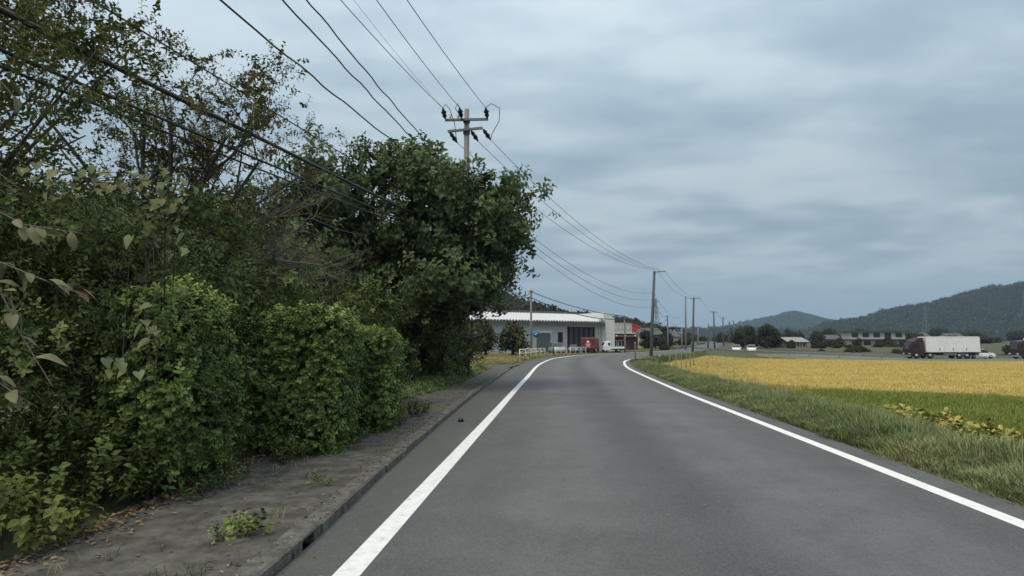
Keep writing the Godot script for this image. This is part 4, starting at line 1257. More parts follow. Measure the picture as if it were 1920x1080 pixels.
	wire("power_wire", "upper low wire from the bend pole to the tall meadow pole", "wires along the far road", wire_pts(Vector3(14.9, 6.7, -67), Vector3(36.6, 8.2, -135), 2.0), 0.014)
	wire("power_wire", "lower low wire from the bend pole to the tall meadow pole", "wires along the far road", wire_pts(Vector3(14.9, 5.6, -67), Vector3(36.6, 7.0, -135), 2.0), 0.014)
	wire("power_wire", "wire from the slanted pole to the junction pole", "wires along the far road", wire_pts(Vector3(29.6, 8.8, -101), Vector3(48.2, 9.0, -151), 1.0), 0.014)
	wire("power_wire", "short wire joining the tall meadow pole and the slanted pole", "wires along the far road", wire_pts(Vector3(36.6, 11.1, -135), Vector3(28.4, 8.8, -101), 0.2), 0.016)
	wire("power_wire", "wire from the junction pole to the next pole along the road", "wires along the far road", wire_pts(Vector3(48.2, 9.0, -151), Vector3(63.2, 9.1, -190), 1.0), 0.016)
	# lattice pylons
	pylon("grey lattice pylon standing far behind the bend pole", Vector3(90, 2.2, -400), 27.0)
	pylon("faint lattice pylon in front of the long wooded hill's middle", Vector3(452, 2.2, -700), 40.0)
	pylon("faint lattice pylon high on the long wooded hill", Vector3(722, 40.0, -900), 34.0)

func pylon(label: String, at: Vector3, h: float) -> void:
	var t := thing("lattice_pylon", label, "pylon", at, 0.3, "lattice pylons")
	var s := mb()
	var w := h * 0.1
	var r := 0.13 + h * 0.002
	for c in 4:
		var sx := 1.0 if c & 1 else -1.0
		var sz := 1.0 if c & 2 else -1.0
		tube(s, [Vector3(sx * w, -2, sz * w), Vector3(sx * w * 0.3, h * 0.62, sz * w * 0.3), Vector3(sx * 0.25, h, sz * 0.25)], [r * 1.4, r, r * 0.8], 4)
	for i in 8:
		var y0 := h * i / 8.0
		var y1 := h * (i + 1) / 8.0
		var a: float = w * lerp(1.0, 0.15, i / 8.0)
		var b: float = w * lerp(1.0, 0.15, (i + 1) / 8.0)
		for sg in [-1.0, 1.0]:
			tube(s, [Vector3(-a, y0, sg * a), Vector3(b, y1, sg * b)], [r * 0.6], 4)
			tube(s, [Vector3(a, y0, sg * a), Vector3(-b, y1, sg * b)], [r * 0.6], 4)
	part(s, "mast", M.steel, t)
	for k in 3:
		s = mb()
		var y := h * (0.66 + 0.13 * k)
		for sg in [-1.0, 1.0]:
			tube(s, [Vector3(0, y + h * 0.03, 0), Vector3(sg * h * (0.14 - 0.02 * k), y, 0), Vector3(0, y - h * 0.01, 0)], [r * 0.7], 4)
		part(s, "crossarm", M.steel, t)

# ------------------------------------------------------------------ buildings
func window_part(parent: Node, c: Vector3, w: float, h: float, frame: Material, b := Basis.IDENTITY) -> void:
	# c: centre on the wall face; opens towards local +z of b
	var s := mb()
	var f := 0.07
	for e in [[Vector3(0, h * 0.5, 0), Vector3(w + f, f, 0.1)], [Vector3(0, -h * 0.5, 0), Vector3(w + f * 2, f, 0.14)], [Vector3(-w * 0.5, 0, 0), Vector3(f, h - f, 0.1)], [Vector3(w * 0.5, 0, 0), Vector3(f, h - f, 0.1)], [Vector3(0, 0, -0.005), Vector3(f * 0.7, h - f, 0.08)]]:
		box(s, c + b * e[0], e[1], b)
	var o := part(s, "window", frame, parent)
	s = mb()
	box(s, c + b * Vector3(0, 0, -0.01), Vector3(w, h, 0.04), b)
	part(s, "pane", M.glass, o)

func gable_house(label: String, at: Vector3, turn: float, w: float, d: float, h: float, rh: float, wall: Material, roof: Material, floors: int, per: int, group := "") -> Node3D:
	var t := thing("house", label, "house", at, turn, group)
	var s := mb()
	box(s, Vector3(0, h * 0.5 - 0.5, 0), Vector3(w, h + 1.0, d))
	prism(s, [Vector2(-d * 0.5, h), Vector2(d * 0.5, h), Vector2(0, h + rh - 0.1)], w - 0.02, Transform3D(Basis(Vector3.UP, PI / 2), Vector3.ZERO))
	part(s, "wall", wall, t)
	s = mb()
	var o := 0.5
	var sl := Vector2(d * 0.5 + o, rh * (1.0 + o / (d * 0.5)))
	for sg in [-1.0, 1.0]:
		var ang: float = atan2(rh, d * 0.5)
		box(s, Vector3(0, h + rh * 0.5 + 0.06, sg * d * 0.25 + sg * o * 0.45), Vector3(w + 2 * o, 0.14, sl.length() - 0.1), Basis(Vector3.RIGHT, ang * sg))
	box(s, Vector3(0, h + rh + 0.16, 0), Vector3(w + 2 * o + 0.05, 0.2, 0.3))
	part(s, "roof", roof, t)
	for fl in floors:
		for i in per:
			window_part(t, Vector3((i + 0.5) / per * w - w * 0.5, 1.4 + fl * 2.7, d * 0.5 + 0.02), w / per * 0.5, 1.2, M.rail_white)
	return t

func build_far_buildings() -> void:
	# warehouse: local x along the front wall, +z towards the road
	var wall := rough_mat([[0.0, 0.34, 0.34, 0.345], [0.5, 0.46, 0.46, 0.465], [1.0, 0.52, 0.52, 0.52]], 0.02, 0.2, 1.0, 0.8, 51)
	var roofm := rough_mat([[0.0, 0.34, 0.36, 0.36], [0.35, 0.5, 0.53, 0.54], [1.0, 0.58, 0.61, 0.62]], 0.012, 0.25, 1.0, 0.55, 52)
	var edge := rough_mat([[0.0, 0.12, 0.12, 0.12], [0.5, 0.3, 0.3, 0.3], [1.0, 0.5, 0.5, 0.5]], 0.05, 0.5, 1.0, 0.8, 53)
	var darkm := plain(0.02, 0.02, 0.022, 0.8)
	var turn := deg_to_rad(30.7)
	var t := thing("warehouse", "long white-roofed warehouse with a dark slatted opening", "warehouse", Vector3(-6.6, 0.0, -94.6), turn)
	t.scale = Vector3.ONE * 1.1
	var s := mb()
	# front wall with two openings, built of panels between them
	var holes := [[11.05, 13.46, 2.75], [16.4, 21.6, 3.75]]
	var x := -6.0
	for hh in holes:
		box(s, Vector3((x + hh[0]) * 0.5, 2.1, -0.1), Vector3(hh[0] - x, 4.6, 0.2))
		box(s, Vector3((hh[0] + hh[1]) * 0.5, (hh[2] + 4.4) * 0.5, -0.1), Vector3(hh[1] - hh[0], 4.4 - hh[2], 0.2))
		x = hh[1]
	box(s, Vector3((x + 22.8) * 0.5, 2.1, -0.1), Vector3(22.8 - x, 4.6, 0.2))
	box(s, Vector3(8.4, 2.1, -12.0), Vector3(28.8, 4.6, 0.2))
	box(s, Vector3(-5.9, 2.1, -6.05), Vector3(0.2, 4.6, 11.5))
	part(s, "wall", wall, t)
	s = mb()
	box(s, Vector3(8.4, 0.03, -6.0), Vector3(28.4, 0.06, 11.6))
	part(s, "floor_slab", M.concrete, t)
	# corrugated roof: two slopes with ribs
	for sg in 2:
		s = mb()
		var n := 72
		for i in n:
			var xa := -7.0 + 30.0 * i / n
			var xb := -7.0 + 30.0 * (i + 1) / n
			var xm: float = lerp(xa, xb, 0.55)
			var e0 := Vector3(0, 4.45, 0.9) if sg == 0 else Vector3(0, 4.45, -12.9)
			var e1 := Vector3(0, 5.95, -6.0)
			for piece in [[xa, xm, 0.0, 0.0], [xm, (xm + xb) * 0.5, 0.0, 0.1], [(xm + xb) * 0.5, xb, 0.1, 0.0]]:
				var a := e0 + Vector3(piece[0], piece[2], 0)
				var b := e0 + Vector3(piece[1], piece[3], 0)
				var c := e1 + Vector3(piece[1], piece[3], 0)
				var d := e1 + Vector3(piece[0], piece[2], 0)
				if sg == 0: quad(s, a, b, c, d)
				else: quad(s, b, a, d, c)
		part(s, "roof", roofm, t)
	s = mb()
	box(s, Vector3(8.0, 6.02, -6.0), Vector3(29.8, 0.2, 0.5))
	for i in 60: box(s, Vector3(-6.6 + 0.49 * i, 6.2, -6.0), Vector3(0.3, 0.2, 0.4))
	part(s, "ridge_caps", plain(0.1, 0.1, 0.105, 0.8), t)
	s = mb()
	box(s, Vector3(8.0, 4.3, 0.86), Vector3(29.6, 0.32, 0.12))
	for i in 60: box(s, Vector3(-6.6 + 0.49 * i, 4.5, 0.93), Vector3(0.24, 0.2, 0.16))
	part(s, "eaves_gutter", plain(0.12, 0.12, 0.12, 0.8), t)
	s = mb()
	box(s, Vector3(8.0, 4.22, 0.35), Vector3(29.0, 0.06, 0.9))
	part(s, "soffit", wall, t)
	# shutter with its lintel
	s = mb()
	for i in 11: box(s, Vector3(12.25, 0.13 + 0.245 * i, -0.06), Vector3(2.4, 0.235, 0.06), Basis(Vector3.RIGHT, -0.06))
	part(s, "shutter", plain(0.1, 0.125, 0.115, 0.6), t)
	s = mb()
	box(s, Vector3(12.25, 2.95, 0.03), Vector3(2.7, 0.28, 0.12))
	part(s, "lintel", M.white, t)
	# pair of dark narrow windows
	for k in 2: window_part(t, Vector3(14.95 + 0.42 * k, 2.2, 0.02), 0.32, 1.4, darkm)
	# slatted opening: dark depth behind tall upright strips
	for i in 17:
		s = mb()
		box(s, Vector3(16.55 + 0.31 * i, 1.88, -0.12), Vector3([0.1, 0.07, 0.12][i % 3], 3.7, 0.06))
		part(s, "slat", [plain(0.13, 0.125, 0.13, 0.8), plain(0.2, 0.2, 0.2, 0.8), plain(0.09, 0.085, 0.09, 0.8)][(i * 2) % 3], t)
	s = mb()
	box(s, Vector3(19.0, 1.9, -1.6), Vector3(5.4, 3.7, 0.1))
	box(s, Vector3(16.3, 1.9, -0.85), Vector3(0.08, 3.7, 1.4))
	box(s, Vector3(21.7, 1.9, -0.85), Vector3(0.08, 3.7, 1.4))
	part(s, "stacked_goods", darkm, t)
	s = mb()
	box(s, Vector3(22.6, 4.6, 0.5), Vector3(0.9, 0.5, 0.5), Basis(Vector3.BACK, -0.3))
	part(s, "gutter_end", edge, t)
	# white annex
	s = mb()
	prism(s, [Vector2(22.8, -0.3), Vector2(24.9, -0.3), Vector2(24.9, 5.2), Vector2(24.5, 5.3), Vector2(24.0, 5.95), Vector2(22.8, 5.98)], 9.0, Transform3D(Basis.IDENTITY, Vector3(0, 0, -3.9)))
	part(s, "annex", M.white, t)
	s = mb()
	tube(s, [Vector3(22.95, 0, 0.68), Vector3(22.95, 4.5, 0.68)], [0.08], 6)
	part(s, "downpipe", edge, t)
	# shop with a large fascia sign
	t = thing("shop_building", "low red-brown shop under a large grey sign box", "shop", Vector3(20.57, 0.0, -120.0), deg_to_rad(8))
	t.scale = Vector3.ONE * 1.07
	var redm := rough_mat([[0.0, 0.08, 0.022, 0.018], [1.0, 0.17, 0.045, 0.035]], 0.03, 0.3, 1.0, 0.8, 55)
	s = mb()
	box(s, Vector3(0.3, 1.15, -3.0), Vector3(5.2, 2.7, 5.8))
	part(s, "wall", redm, t)
	s = mb()
	box(s, Vector3(0.2, 2.6, -0.1), Vector3(5.8, 0.24, 1.3))
	part(s, "canopy", plain(0.22, 0.09, 0.075, 0.7), t)
	s = mb()
	box(s, Vector3(0.1, 2.82, -0.9), Vector3(5.4, 0.3, 1.6))
	part(s, "dark_band", darkm, t)
	for k in 3:
		s = mb(true)
		var cx: float = [-1.2, 0.4, 2.2][k]
		tube(s, [Vector3(cx, 2.62, 0.6), Vector3(cx, 2.62, 0.68)], [0.17], 12)
		part(s, "round_lamp", M.lamp, t)
	for k in 2: window_part(t, Vector3(-1.5 + 1.4 * k, 1.3, -0.08), 1.1, 1.1, M.rail_white)
	window_part(t, Vector3(1.8, 1.2, -0.08), 0.9, 1.6, plain(0.1, 0.03, 0.03))
	s = mb()
	box(s, Vector3(-0.2, 3.95, -0.2), Vector3(4.1, 1.9, 0.5))
	var sign := part(s, "sign_box", plain(0.36, 0.37, 0.36, 0.7), t)
	s = mb()
	box(s, Vector3(-0.2, 3.2, 0.07), Vector3(4.12, 0.36, 0.03))
	part(s, "sign_stripe", plain(0.5, 0.51, 0.5, 0.7), sign)
	for k in 5:
		s = mb()
		var cx := -1.75 + 0.72 * k
		for st in [[[-0.2, 0.3], [0.0, -0.25]], [[0.2, 0.3], [0.0, -0.25]], [[-0.22, 0.05], [0.22, 0.05]], [[-0.16, -0.2], [-0.22, 0.2]]].slice(0, 2 + (k * 2) % 3):
			var a := Vector3(cx + st[0][0], 4.05 + st[0][1], 0.065)
			var b := Vector3(cx + st[1][0], 4.05 + st[1][1], 0.065)
			var dd := (b - a).normalized()
			box(s, (a + b) * 0.5, Vector3(a.distance_to(b), 0.12, 0.02 + 0.004 * k), Basis(dd, Vector3(-dd.y, dd.x, 0), Vector3.BACK))
		part(s, "sign_character", plain(0.62, 0.63, 0.62, 0.6), sign)
	s = mb()
	prism(s, [Vector2(1.95, 3.3), Vector2(2.35, 3.3), Vector2(3.5, 4.25), Vector2(3.1, 4.45), Vector2(1.95, 4.85)], 0.4, Transform3D(Basis.IDENTITY, Vector3(0, 0, -0.2)))
	part(s, "red_sign", plain(0.4, 0.03, 0.045, 0.5), t)
	# houses beyond
	var tile := rough_mat([[0.0, 0.05, 0.05, 0.055], [1.0, 0.1, 0.1, 0.105]], 0.05, 0.5, 3.0, 0.7, 56)
	var cream := rough_mat([[0.0, 0.4, 0.39, 0.35], [1.0, 0.52, 0.51, 0.47]], 0.02, 0.3, 1.0, 0.9, 57)
	gable_house("white-walled house with a dark tile roof beside the shop sign", Vector3(31.5, 0.2, -152), 0.3, 5.5, 6.0, 3.2, 1.5, cream, tile, 1, 3)
	gable_house("low house half hidden by trees on the meadow", Vector3(48.0, 0.4, -205), 0.2, 9.0, 6.0, 3.0, 1.7, cream, tile, 1, 4)
	gable_house("blue-roofed barn behind the meadow poles", Vector3(57.5, 0.6, -235), 0.1, 8.0, 7.0, 4.0, 1.6, plain(0.3, 0.33, 0.36), plain(0.1, 0.16, 0.24, 0.6), 1, 2)
	gable_house("small pale house at the end of the far road", Vector3(66.0, 1.2, -265), -0.2, 7.0, 6.0, 3.2, 1.6, cream, plain(0.2, 0.2, 0.2), 1, 2)
	gable_house("low farmhouse with a long pale grey roof behind the main road", Vector3(68.2, -0.4, -157), 0.12, 4.6, 6.0, 2.1, 1.0, plain(0.16, 0.15, 0.14), rough_mat([[0.0, 0.2, 0.205, 0.2], [1.0, 0.32, 0.325, 0.32]], 0.02, 0.3, 1.0, 0.8, 58), 1, 3)
	gable_house("small white-walled farmhouse among dark shrubs", Vector3(100.0, 0.0, -205), 0.1, 7.0, 6.0, 2.6, 1.3, cream, tile, 1, 3)
	# flat two-storey house
	t = thing("two_storey_house", "cream two-storey flat-roofed house behind the main road", "house", Vector3(109.0, 0.0, -190.0), deg_to_rad(-6))
	s = mb()
	box(s, Vector3(0, 1.2, -4), Vector3(17.0, 2.6, 8.0))
	part(s, "ground_floor", cream, t)
	s = mb()
	box(s, Vector3(-0.2, 3.75, -4.6), Vector3(15.6, 2.3, 6.6))
	part(s, "upper_floor", cream, t)
	s = mb()
	box(s, Vector3(0, 2.56, -3.6), Vector3(18.2, 0.18, 9.6))
	part(s, "eaves", tile, t)
	s = mb()
	box(s, Vector3(-0.2, 5.0, -4.4), Vector3(17.0, 0.26, 8.0))
	part(s, "roof", tile, t)
	for i in 5: window_part(t, Vector3(-6.6 + 3.1 * i, 3.85, -1.28), 1.7, 1.2, tile)
	for i in 5: window_part(t, Vector3(-7.0 + 3.3 * i, 1.35, 0.02), 1.9, 1.6, tile)
	for i in 3:
		var hx: float = [150.0, 171.0, 205.0][i]
		gable_house(["tiny white house at the foot of the wooded hill behind the white lorry", "tiny grey house at the foot of the wooded hill beside a mast", "tiny pale house on the slope of the wooded hill"][i], Vector3(hx, 1.2, [-262.0, -272.0, -300.0][i]), 0.1, 8.0, 6.0, 3.0, 1.6, cream, tile, 1, 2)

# ------------------------------------------------------------------ vehicles
func wheel(parent: Node, c: Vector3, r: float, w: float) -> void:   # axle along local z
	var s := mb(true)
	tube(s, [c + Vector3(0, 0, -w * 0.5), c + Vector3(0, 0, -w * 0.35), c + Vector3(0, 0, w * 0.35), c + Vector3(0, 0, w * 0.5)], [r * 0.9, r, r, r * 0.9], 18)
	var o := part(s, "wheel", M.tyre, parent)
	s = mb(true)
	tube(s, [c + Vector3(0, 0, -w * 0.52), c + Vector3(0, 0, w * 0.52)], [r * 0.55], 12)
	part(s, "rim", M.chrome, o)

func taper_prism(s: SurfaceTool, low: Array, y0: float, high: Array, y1: float) -> void:
	# low/high: [x0, x1, half width]
	var a := [Vector3(low[0], y0, low[2]), Vector3(low[1], y0, low[2]), Vector3(low[1], y0, -low[2]), Vector3(low[0], y0, -low[2])]
	var b := [Vector3(high[0], y1, high[2]), Vector3(high[1], y1, high[2]), Vector3(high[1], y1, -high[2]), Vector3(high[0], y1, -high[2])]
	for i in 4:
		var j := (i + 1) % 4
		quad(s, a[i], a[j], b[j], b[i])
	quad(s, b[0], b[1], b[2], b[3]); quad(s, a[3], a[2], a[1], a[0])

func car(label: String, at: Vector3, turn: float, paint: Material, L: float, H: float, W: float, van := 0.0) -> Node3D:
	# front towards local -x
	var t := thing("car", label, "car", at, turn)
	var h := L * 0.5
	var w := W * 0.5
	var s := mb()
	taper_prism(s, [-h + 0.05, h - 0.03, w - 0.06], 0.2, [-h, h, w], 0.42)
	taper_prism(s, [-h, h, w], 0.42, [-h + 0.06, h - 0.02, w - 0.02], 0.66)
	taper_prism(s, [-h + 0.06, h - 0.02, w - 0.02], 0.66, [-h + 0.35, h - 0.08, w - 0.08], H * 0.6)
	taper_prism(s, [-h * (0.28 + van), h - 0.32, w - 0.24], H - 0.03, [-h * (0.22 + van), h - 0.4, w - 0.3], H)
	part(s, "body", paint, t)
	s = mb()
	taper_prism(s, [-h * (0.62 + van * 0.6), h - 0.1, w - 0.1], H * 0.6, [-h * (0.27 + van), h - 0.33, w - 0.25], H - 0.03)
	part(s, "windows", M.glass, t)
	s = mb()
	for sg in [-1.0, 1.0]:
		for px in [[0.1, 0.12], [h - 0.36, h - 0.3]]:
			tube(s, [Vector3(px[0], H * 0.6, sg * (w - 0.095)), Vector3(px[1] * 0.9, H - 0.03, sg * (w - 0.235))], [0.045], 4)
	part(s, "pillar", paint, t)
	for sx in [-1.0, 1.0]:
		for sz in [-1.0, 1.0]: wheel(t, Vector3(sx * h * 0.62, 0.3, sz * (w - 0.1)), 0.3, 0.2)
	for sz in [-1.0, 1.0]:
		s = mb()
		box(s, Vector3(-h + 0.03, 0.6, sz * (w - 0.25)), Vector3(0.08, 0.14, 0.34))
		part(s, "headlight", M.lamp, t)
		s = mb()
		box(s, Vector3(h - 0.02, 0.75, sz * (w - 0.15)), Vector3(0.06, 0.24, 0.16))
		part(s, "tail_lamp", M.red_lamp, t)
		s = mb()
		box(s, Vector3(-h * 0.5, H * 0.64, sz * (w + 0.06)), Vector3(0.12, 0.13, 0.2))
		part(s, "mirror", paint, t)
	s = mb()
	box(s, Vector3(h + 0.005, 0.55, 0), Vector3(0.03, 0.12, 0.34))
	part(s, "number_plate", M.rail_white, t)
	return t

func lorry(label: String, at: Vector3, turn: float, cab: Material, bodym: Material, L: float, low := false) -> Node3D:
	# front towards local -x
	var t := thing("lorry", label, "lorry", at, turn)
	var s := mb()
	taper_prism(s, [-1.15, 1.0, 1.2], 0.5, [-1.2, 1.0, 1.22], 1.5)
	taper_prism(s, [-1.2, 1.0, 1.22], 1.5, [-0.85, 1.0, 1.12], 2.75)
	taper_prism(s, [-0.5, 0.95, 1.05], 2.75, [0.35, 0.95, 1.0], 3.35 if not low else 3.0)
	part(s, "cab", cab, t)
	s = mb()
	var b := Basis(Vector3.BACK, -0.27)
	box(s, Vector3(-1.05, 2.08, 0), Vector3(0.04, 0.95, 2.05), b)
	part(s, "windscreen", M.glass, t)
	for sz in [-1.0, 1.0]:
		s = mb()
		box(s, Vector3(-0.3, 2.05, sz * 1.185), Vector3(1.0, 0.75, 0.06))
		part(s, "side_window", M.glass, t)
		s = mb()
		box(s, Vector3(-1.35, 1.95, sz * 1.4), Vector3(0.14, 0.6, 0.22))
		part(s, "mirror", M.black, t)
		s = mb()
		box(s, Vector3(-1.2, 0.8, sz * 0.9), Vector3(0.08, 0.2, 0.4))
		part(s, "headlight", M.lamp, t)
	s = mb()
	box(s, Vector3(-1.2, 0.45, 0), Vector3(0.16, 0.3, 2.4))
	part(s, "bumper", M.chrome, t)
	s = mb()
	box(s, Vector3(1.0 + L * 0.5, 0.82, 0), Vector3(L, 0.3, 1.0))
	part(s, "chassis", M.black, t)
	if low:
		s = mb()
		box(s, Vector3(1.3 + L * 0.5, 1.45, 0), Vector3(L, 0.75, 2.4))
		part(s, "tarpaulin_load", bodym, t)
		s = mb()
		box(s, Vector3(1.22, 2.15, 0), Vector3(0.12, 2.3, 2.4))
		part(s, "headboard", M.white, t)
	else:
		s = mb()
		cbox(s, Vector3(1.3 + L * 0.5, 2.3, 0), Vector3(L, 2.45, 2.46), 0.06)
		var bd := part(s, "box_body", bodym, t)
		s = mb()
		for e in [1.12, 3.44]: box(s, Vector3(1.3 + L * 0.5, e, 0), Vector3(L + 0.03, 0.1, 2.5))
		for i in 4: box(s, Vector3(1.3 + L * i / 3.0, 2.3, 0), Vector3(0.1, 2.24, 2.49))
		part(s, "frame_trim", M.white, bd)
		for i in 3:
			s = mb()
			box(s, Vector3(1.3 + L * (i + 1) * 0.25, 1.5, 0), Vector3(0.1, 0.36, 2.53))
			part(s, "latch", M.steel, bd)
	s = mb()
	for sz in [-1.0, 1.0]: box(s, Vector3(2.2 + L * 0.42, 0.72, sz * 1.12), Vector3(L * 0.42, 0.34, 0.05))
	part(s, "side_guard", M.steel, t)
	for px in [-0.2, 1.9 if not low else 2.2, L * 0.78, L * 0.78 + 1.15]:
		for sz in [-1.0, 1.0]: wheel(t, Vector3(px, 0.48, sz * 1.05), 0.48, 0.3)
	s = mb()
	box(s, Vector3(1.25 + L, 0.75, 0), Vector3(0.08, 0.4, 2.3))
	part(s, "rear_bumper", M.white, t)
	return t

func build_vehicles() -> void:
	var maroon := plain(0.032, 0.009, 0.01, 0.45)
	var white := plain(0.72, 0.74, 0.74, 0.3)
	var silver := plain(0.42, 0.45, 0.46, 0.3, 0.3)
	lorry("long white box lorry with a maroon cab on the main road", Vector3(65.4, -1.02, -104.6), deg_to_rad(-5), maroon, rough_mat([[0.0, 0.66, 0.69, 0.7], [1.0, 0.78, 0.81, 0.82]], 0.01, 0.2, 0.0, 0.5, 71), 8.1)
	lorry("dark maroon lorry with a low white covered load following the white car", Vector3(81.2, -1.02, -102.5), deg_to_rad(-5), plain(0.03, 0.011, 0.013, 0.4), white, 10.0, true)
	car("white hatchback behind the white box lorry", Vector3(76.2, -1.02, -105.0), deg_to_rad(175), white, 4.2, 1.5, 1.7)
	car("white rounded car heading towards the junction", Vector3(47.5, -0.38, -136.0), deg_to_rad(70), white, 4.1, 1.5, 1.7)
	car("white boxy car waiting behind the rounded white car", Vector3(50.3, -0.42, -135.0), deg_to_rad(70), white, 4.3, 1.55, 1.75, 0.2)
	car("silver car parked by the warehouse shutter", Vector3(6.7, 0, -96.5), deg_to_rad(100), silver, 3.9, 1.5, 1.65)
	car("dark small car parked before the slatted opening", Vector3(9.6, 0, -100.0), deg_to_rad(80), plain(0.06, 0.065, 0.07, 0.3), 3.4, 1.3, 1.5)
	# dark red box truck seen from behind
	var t := thing("red_truck", "dark red box truck with a pale star emblem on its back", "truck", Vector3(12.3, 0.0, -101.0), deg_to_rad(-108))
	# local +x is the back
	var s := mb()
	cbox(s, Vector3(0, 1.45, 0), Vector3(3.6, 1.75, 2.1), 0.12)
	var bd := part(s, "box_body", plain(0.11, 0.026, 0.022, 0.45), t)
	s = mb()
	box(s, Vector3(1.82, 1.95, 0), Vector3(0.03, 0.06, 2.0))
	box(s, Vector3(1.82, 0.95, 0), Vector3(0.03, 0.35, 2.0))
	part(s, "rear_trim", plain(0.2, 0.03, 0.035, 0.5), bd)
	s = mb()
	var pts := []
	for i in 10:
		var a := PI / 2 + TAU * i / 10.0
		pts.append(Vector2(cos(a), sin(a)) * (0.55 if i % 2 == 0 else 0.24))
	prism(s, pts, 0.03, Transform3D(Basis(Vector3.UP, PI / 2), Vector3(1.835, 1.2, -0.02)))
	part(s, "emblem", plain(0.6, 0.3, 0.32, 0.6), bd)
	s = mb(true)
	tube(s, [Vector3(1.81, 1.62, -0.02), Vector3(1.86, 1.62, -0.02)], [0.22], 12)
	part(s, "emblem_head", plain(0.72, 0.66, 0.64, 0.6), bd)
	s = mb()
	taper_prism(s, [-3.1, -1.85, 0.95], 0.5, [-2.7, -1.85, 0.85], 1.9)
	part(s, "cab", plain(0.11, 0.026, 0.022, 0.4), t)
	s = mb()
	box(s, Vector3(0, 0.48, 0), Vector3(3.4, 0.22, 0.9))
	part(s, "chassis", M.black, t)
	for px in [-2.2, 0.9]:
		for sz in [-1.0, 1.0]: wheel(t, Vector3(px, 0.38, sz * 0.85), 0.38, 0.24)
	# white pick-up
	t = thing("pickup_truck", "small white pick-up truck facing the warehouse", "truck", Vector3(15.75, 0.0, -101.0), deg_to_rad(6))
	s = mb()
	taper_prism(s, [-1.62, -0.35, 0.7], 0.42, [-1.66, -0.35, 0.72], 0.98)
	taper_prism(s, [-1.66, -0.35, 0.72], 0.98, [-1.25, -0.38, 0.64], 1.68)
	taper_prism(s, [-1.25, -0.38, 0.64], 1.68, [-1.15, -0.42, 0.58], 1.76)
	var cabp := part(s, "cab", white, t)
	for sz in [-1.0, 1.0]:
		s = mb()
		prism(s, [Vector2(-1.38, 1.06), Vector2(-0.95, 1.06), Vector2(-0.95, 1.58), Vector2(-1.14, 1.58)], 0.03, Transform3D(Basis(Vector3.RIGHT, -0.1 * sz), Vector3(0, 0.07, sz * 0.7)))
		part(s, "door_window", M.glass, cabp)
		s = mb()
		box(s, Vector3(-0.66, 1.32, sz * 0.69), Vector3(0.36, 0.44, 0.03), Basis(Vector3.RIGHT, -0.1 * sz))
		part(s, "quarter_window", M.glass, cabp)
	s = mb()
	box(s, Vector3(-1.49, 1.34, 0), Vector3(0.04, 0.6, 1.16), Basis(Vector3.BACK, -0.52))
	part(s, "windscreen", M.glass, cabp)
	s = mb()
	box(s, Vector3(0.72, 0.62, 0), Vector3(2.05, 0.08, 1.4))
	for sz in [-1.0, 1.0]: box(s, Vector3(0.72, 0.78, sz * 0.7), Vector3(2.05, 0.26, 0.05))
	box(s, Vector3(1.75, 0.78, 0), Vector3(0.05, 0.26, 1.35))
	part(s, "load_bed", white, t)
	s = mb()
	for sz in [-1.0, 1.0]: tube(s, [Vector3(-0.28, 0.9, sz * 0.6), Vector3(-0.28, 1.6, sz * 0.6)], [0.03], 5)
	tube(s, [Vector3(-0.28, 1.6, -0.6), Vector3(-0.28, 1.6, 0.6)], [0.03], 5)
	part(s, "guard_frame", M.steel, t)
	for px in [-1.25, 0.85]:
		for sz in [-1.0, 1.0]: wheel(t, Vector3(px, 0.27, sz * 0.62), 0.27, 0.16)
	s = mb()
	box(s, Vector3(0, 0.45, 0), Vector3(3.2, 0.14, 0.8))
	part(s, "chassis", M.black, t)

# ------------------------------------------------------------------ far trees and hills
func hill(called: String, label: String, ridge: Array, depth: float, mat: Material, trees: int, size: float, tints: Array, sd: int, mesh: Mesh, wood_label: String) -> void:
	# ridge: [x, height, z] from one side to the other; slopes fall towards the camera and away
	var g := RandomNumberGenerator.new(); g.seed = sd
	var s := mb(true)
	var nx := 90
	var nz := 14
	var pts := []
	for j in nz + 1:
		var fz := float(j) / nz   # 0 foot towards the camera .. 0.6 ridge .. 1 behind
		for i in nx + 1:
			pts.append(hill_at(ridge, depth, float(i) / nx, fz))
	for p in pts: s.add_vertex(p)
	for j in nz:
		for i in nx:
			var a := j * (nx + 1) + i
			for id in [a, a + nx + 1, a + 1, a + 1, a + nx + 1, a + nx + 2]: s.add_index(id)
	structure(s, called, mat, label)
	var list := []
	for i in trees:
		var p := hill_at(ridge, depth, g.randf(), 0.62 * sqrt(g.randf()) if g.randf() < 0.8 else g.randf_range(0.5, 0.66))
		var k := size * g.randf_range(0.6, 1.35)
		list.append([Transform3D(Basis(Vector3.UP, g.randf() * TAU).scaled(Vector3(k, k * g.randf_range(0.8, 1.3), k)), p), g.randf()])
	tag(scatter("forest", mesh, M.leaf, list, tints), wood_label, "forest", "", "stuff")

func hill_at(ridge: Array, depth: float, f: float, fz: float) -> Vector3:
	var k := f * (ridge.size() - 1)
	var i := int(min(k, ridge.size() - 2))
	var a: Vector3 = ridge[max(i - 1, 0)]
	var b: Vector3 = ridge[i]
	var c: Vector3 = ridge[i + 1]
	var d: Vector3 = ridge[min(i + 2, ridge.size() - 1)]
	var p := b.cubic_interpolate(c, a, d, k - i)
	var h := p.y
	var u := fz / 0.6 if fz < 0.6 else (1.0 - fz) / 0.4
	var z := p.z + depth * (0.6 - fz) / 0.6 * (1.0 if fz < 0.6 else 1.0)
	var out := Vector3(p.x, 0, z)
	out.y = h * smoothstep(0.0, 1.0, u) * (1.0 + 0.12 * noise.get_noise_2d(out.x * 60.0 / depth + 5.0, out.z * 60.0 / depth)) - 3.0 * (1.0 - u)
	return out

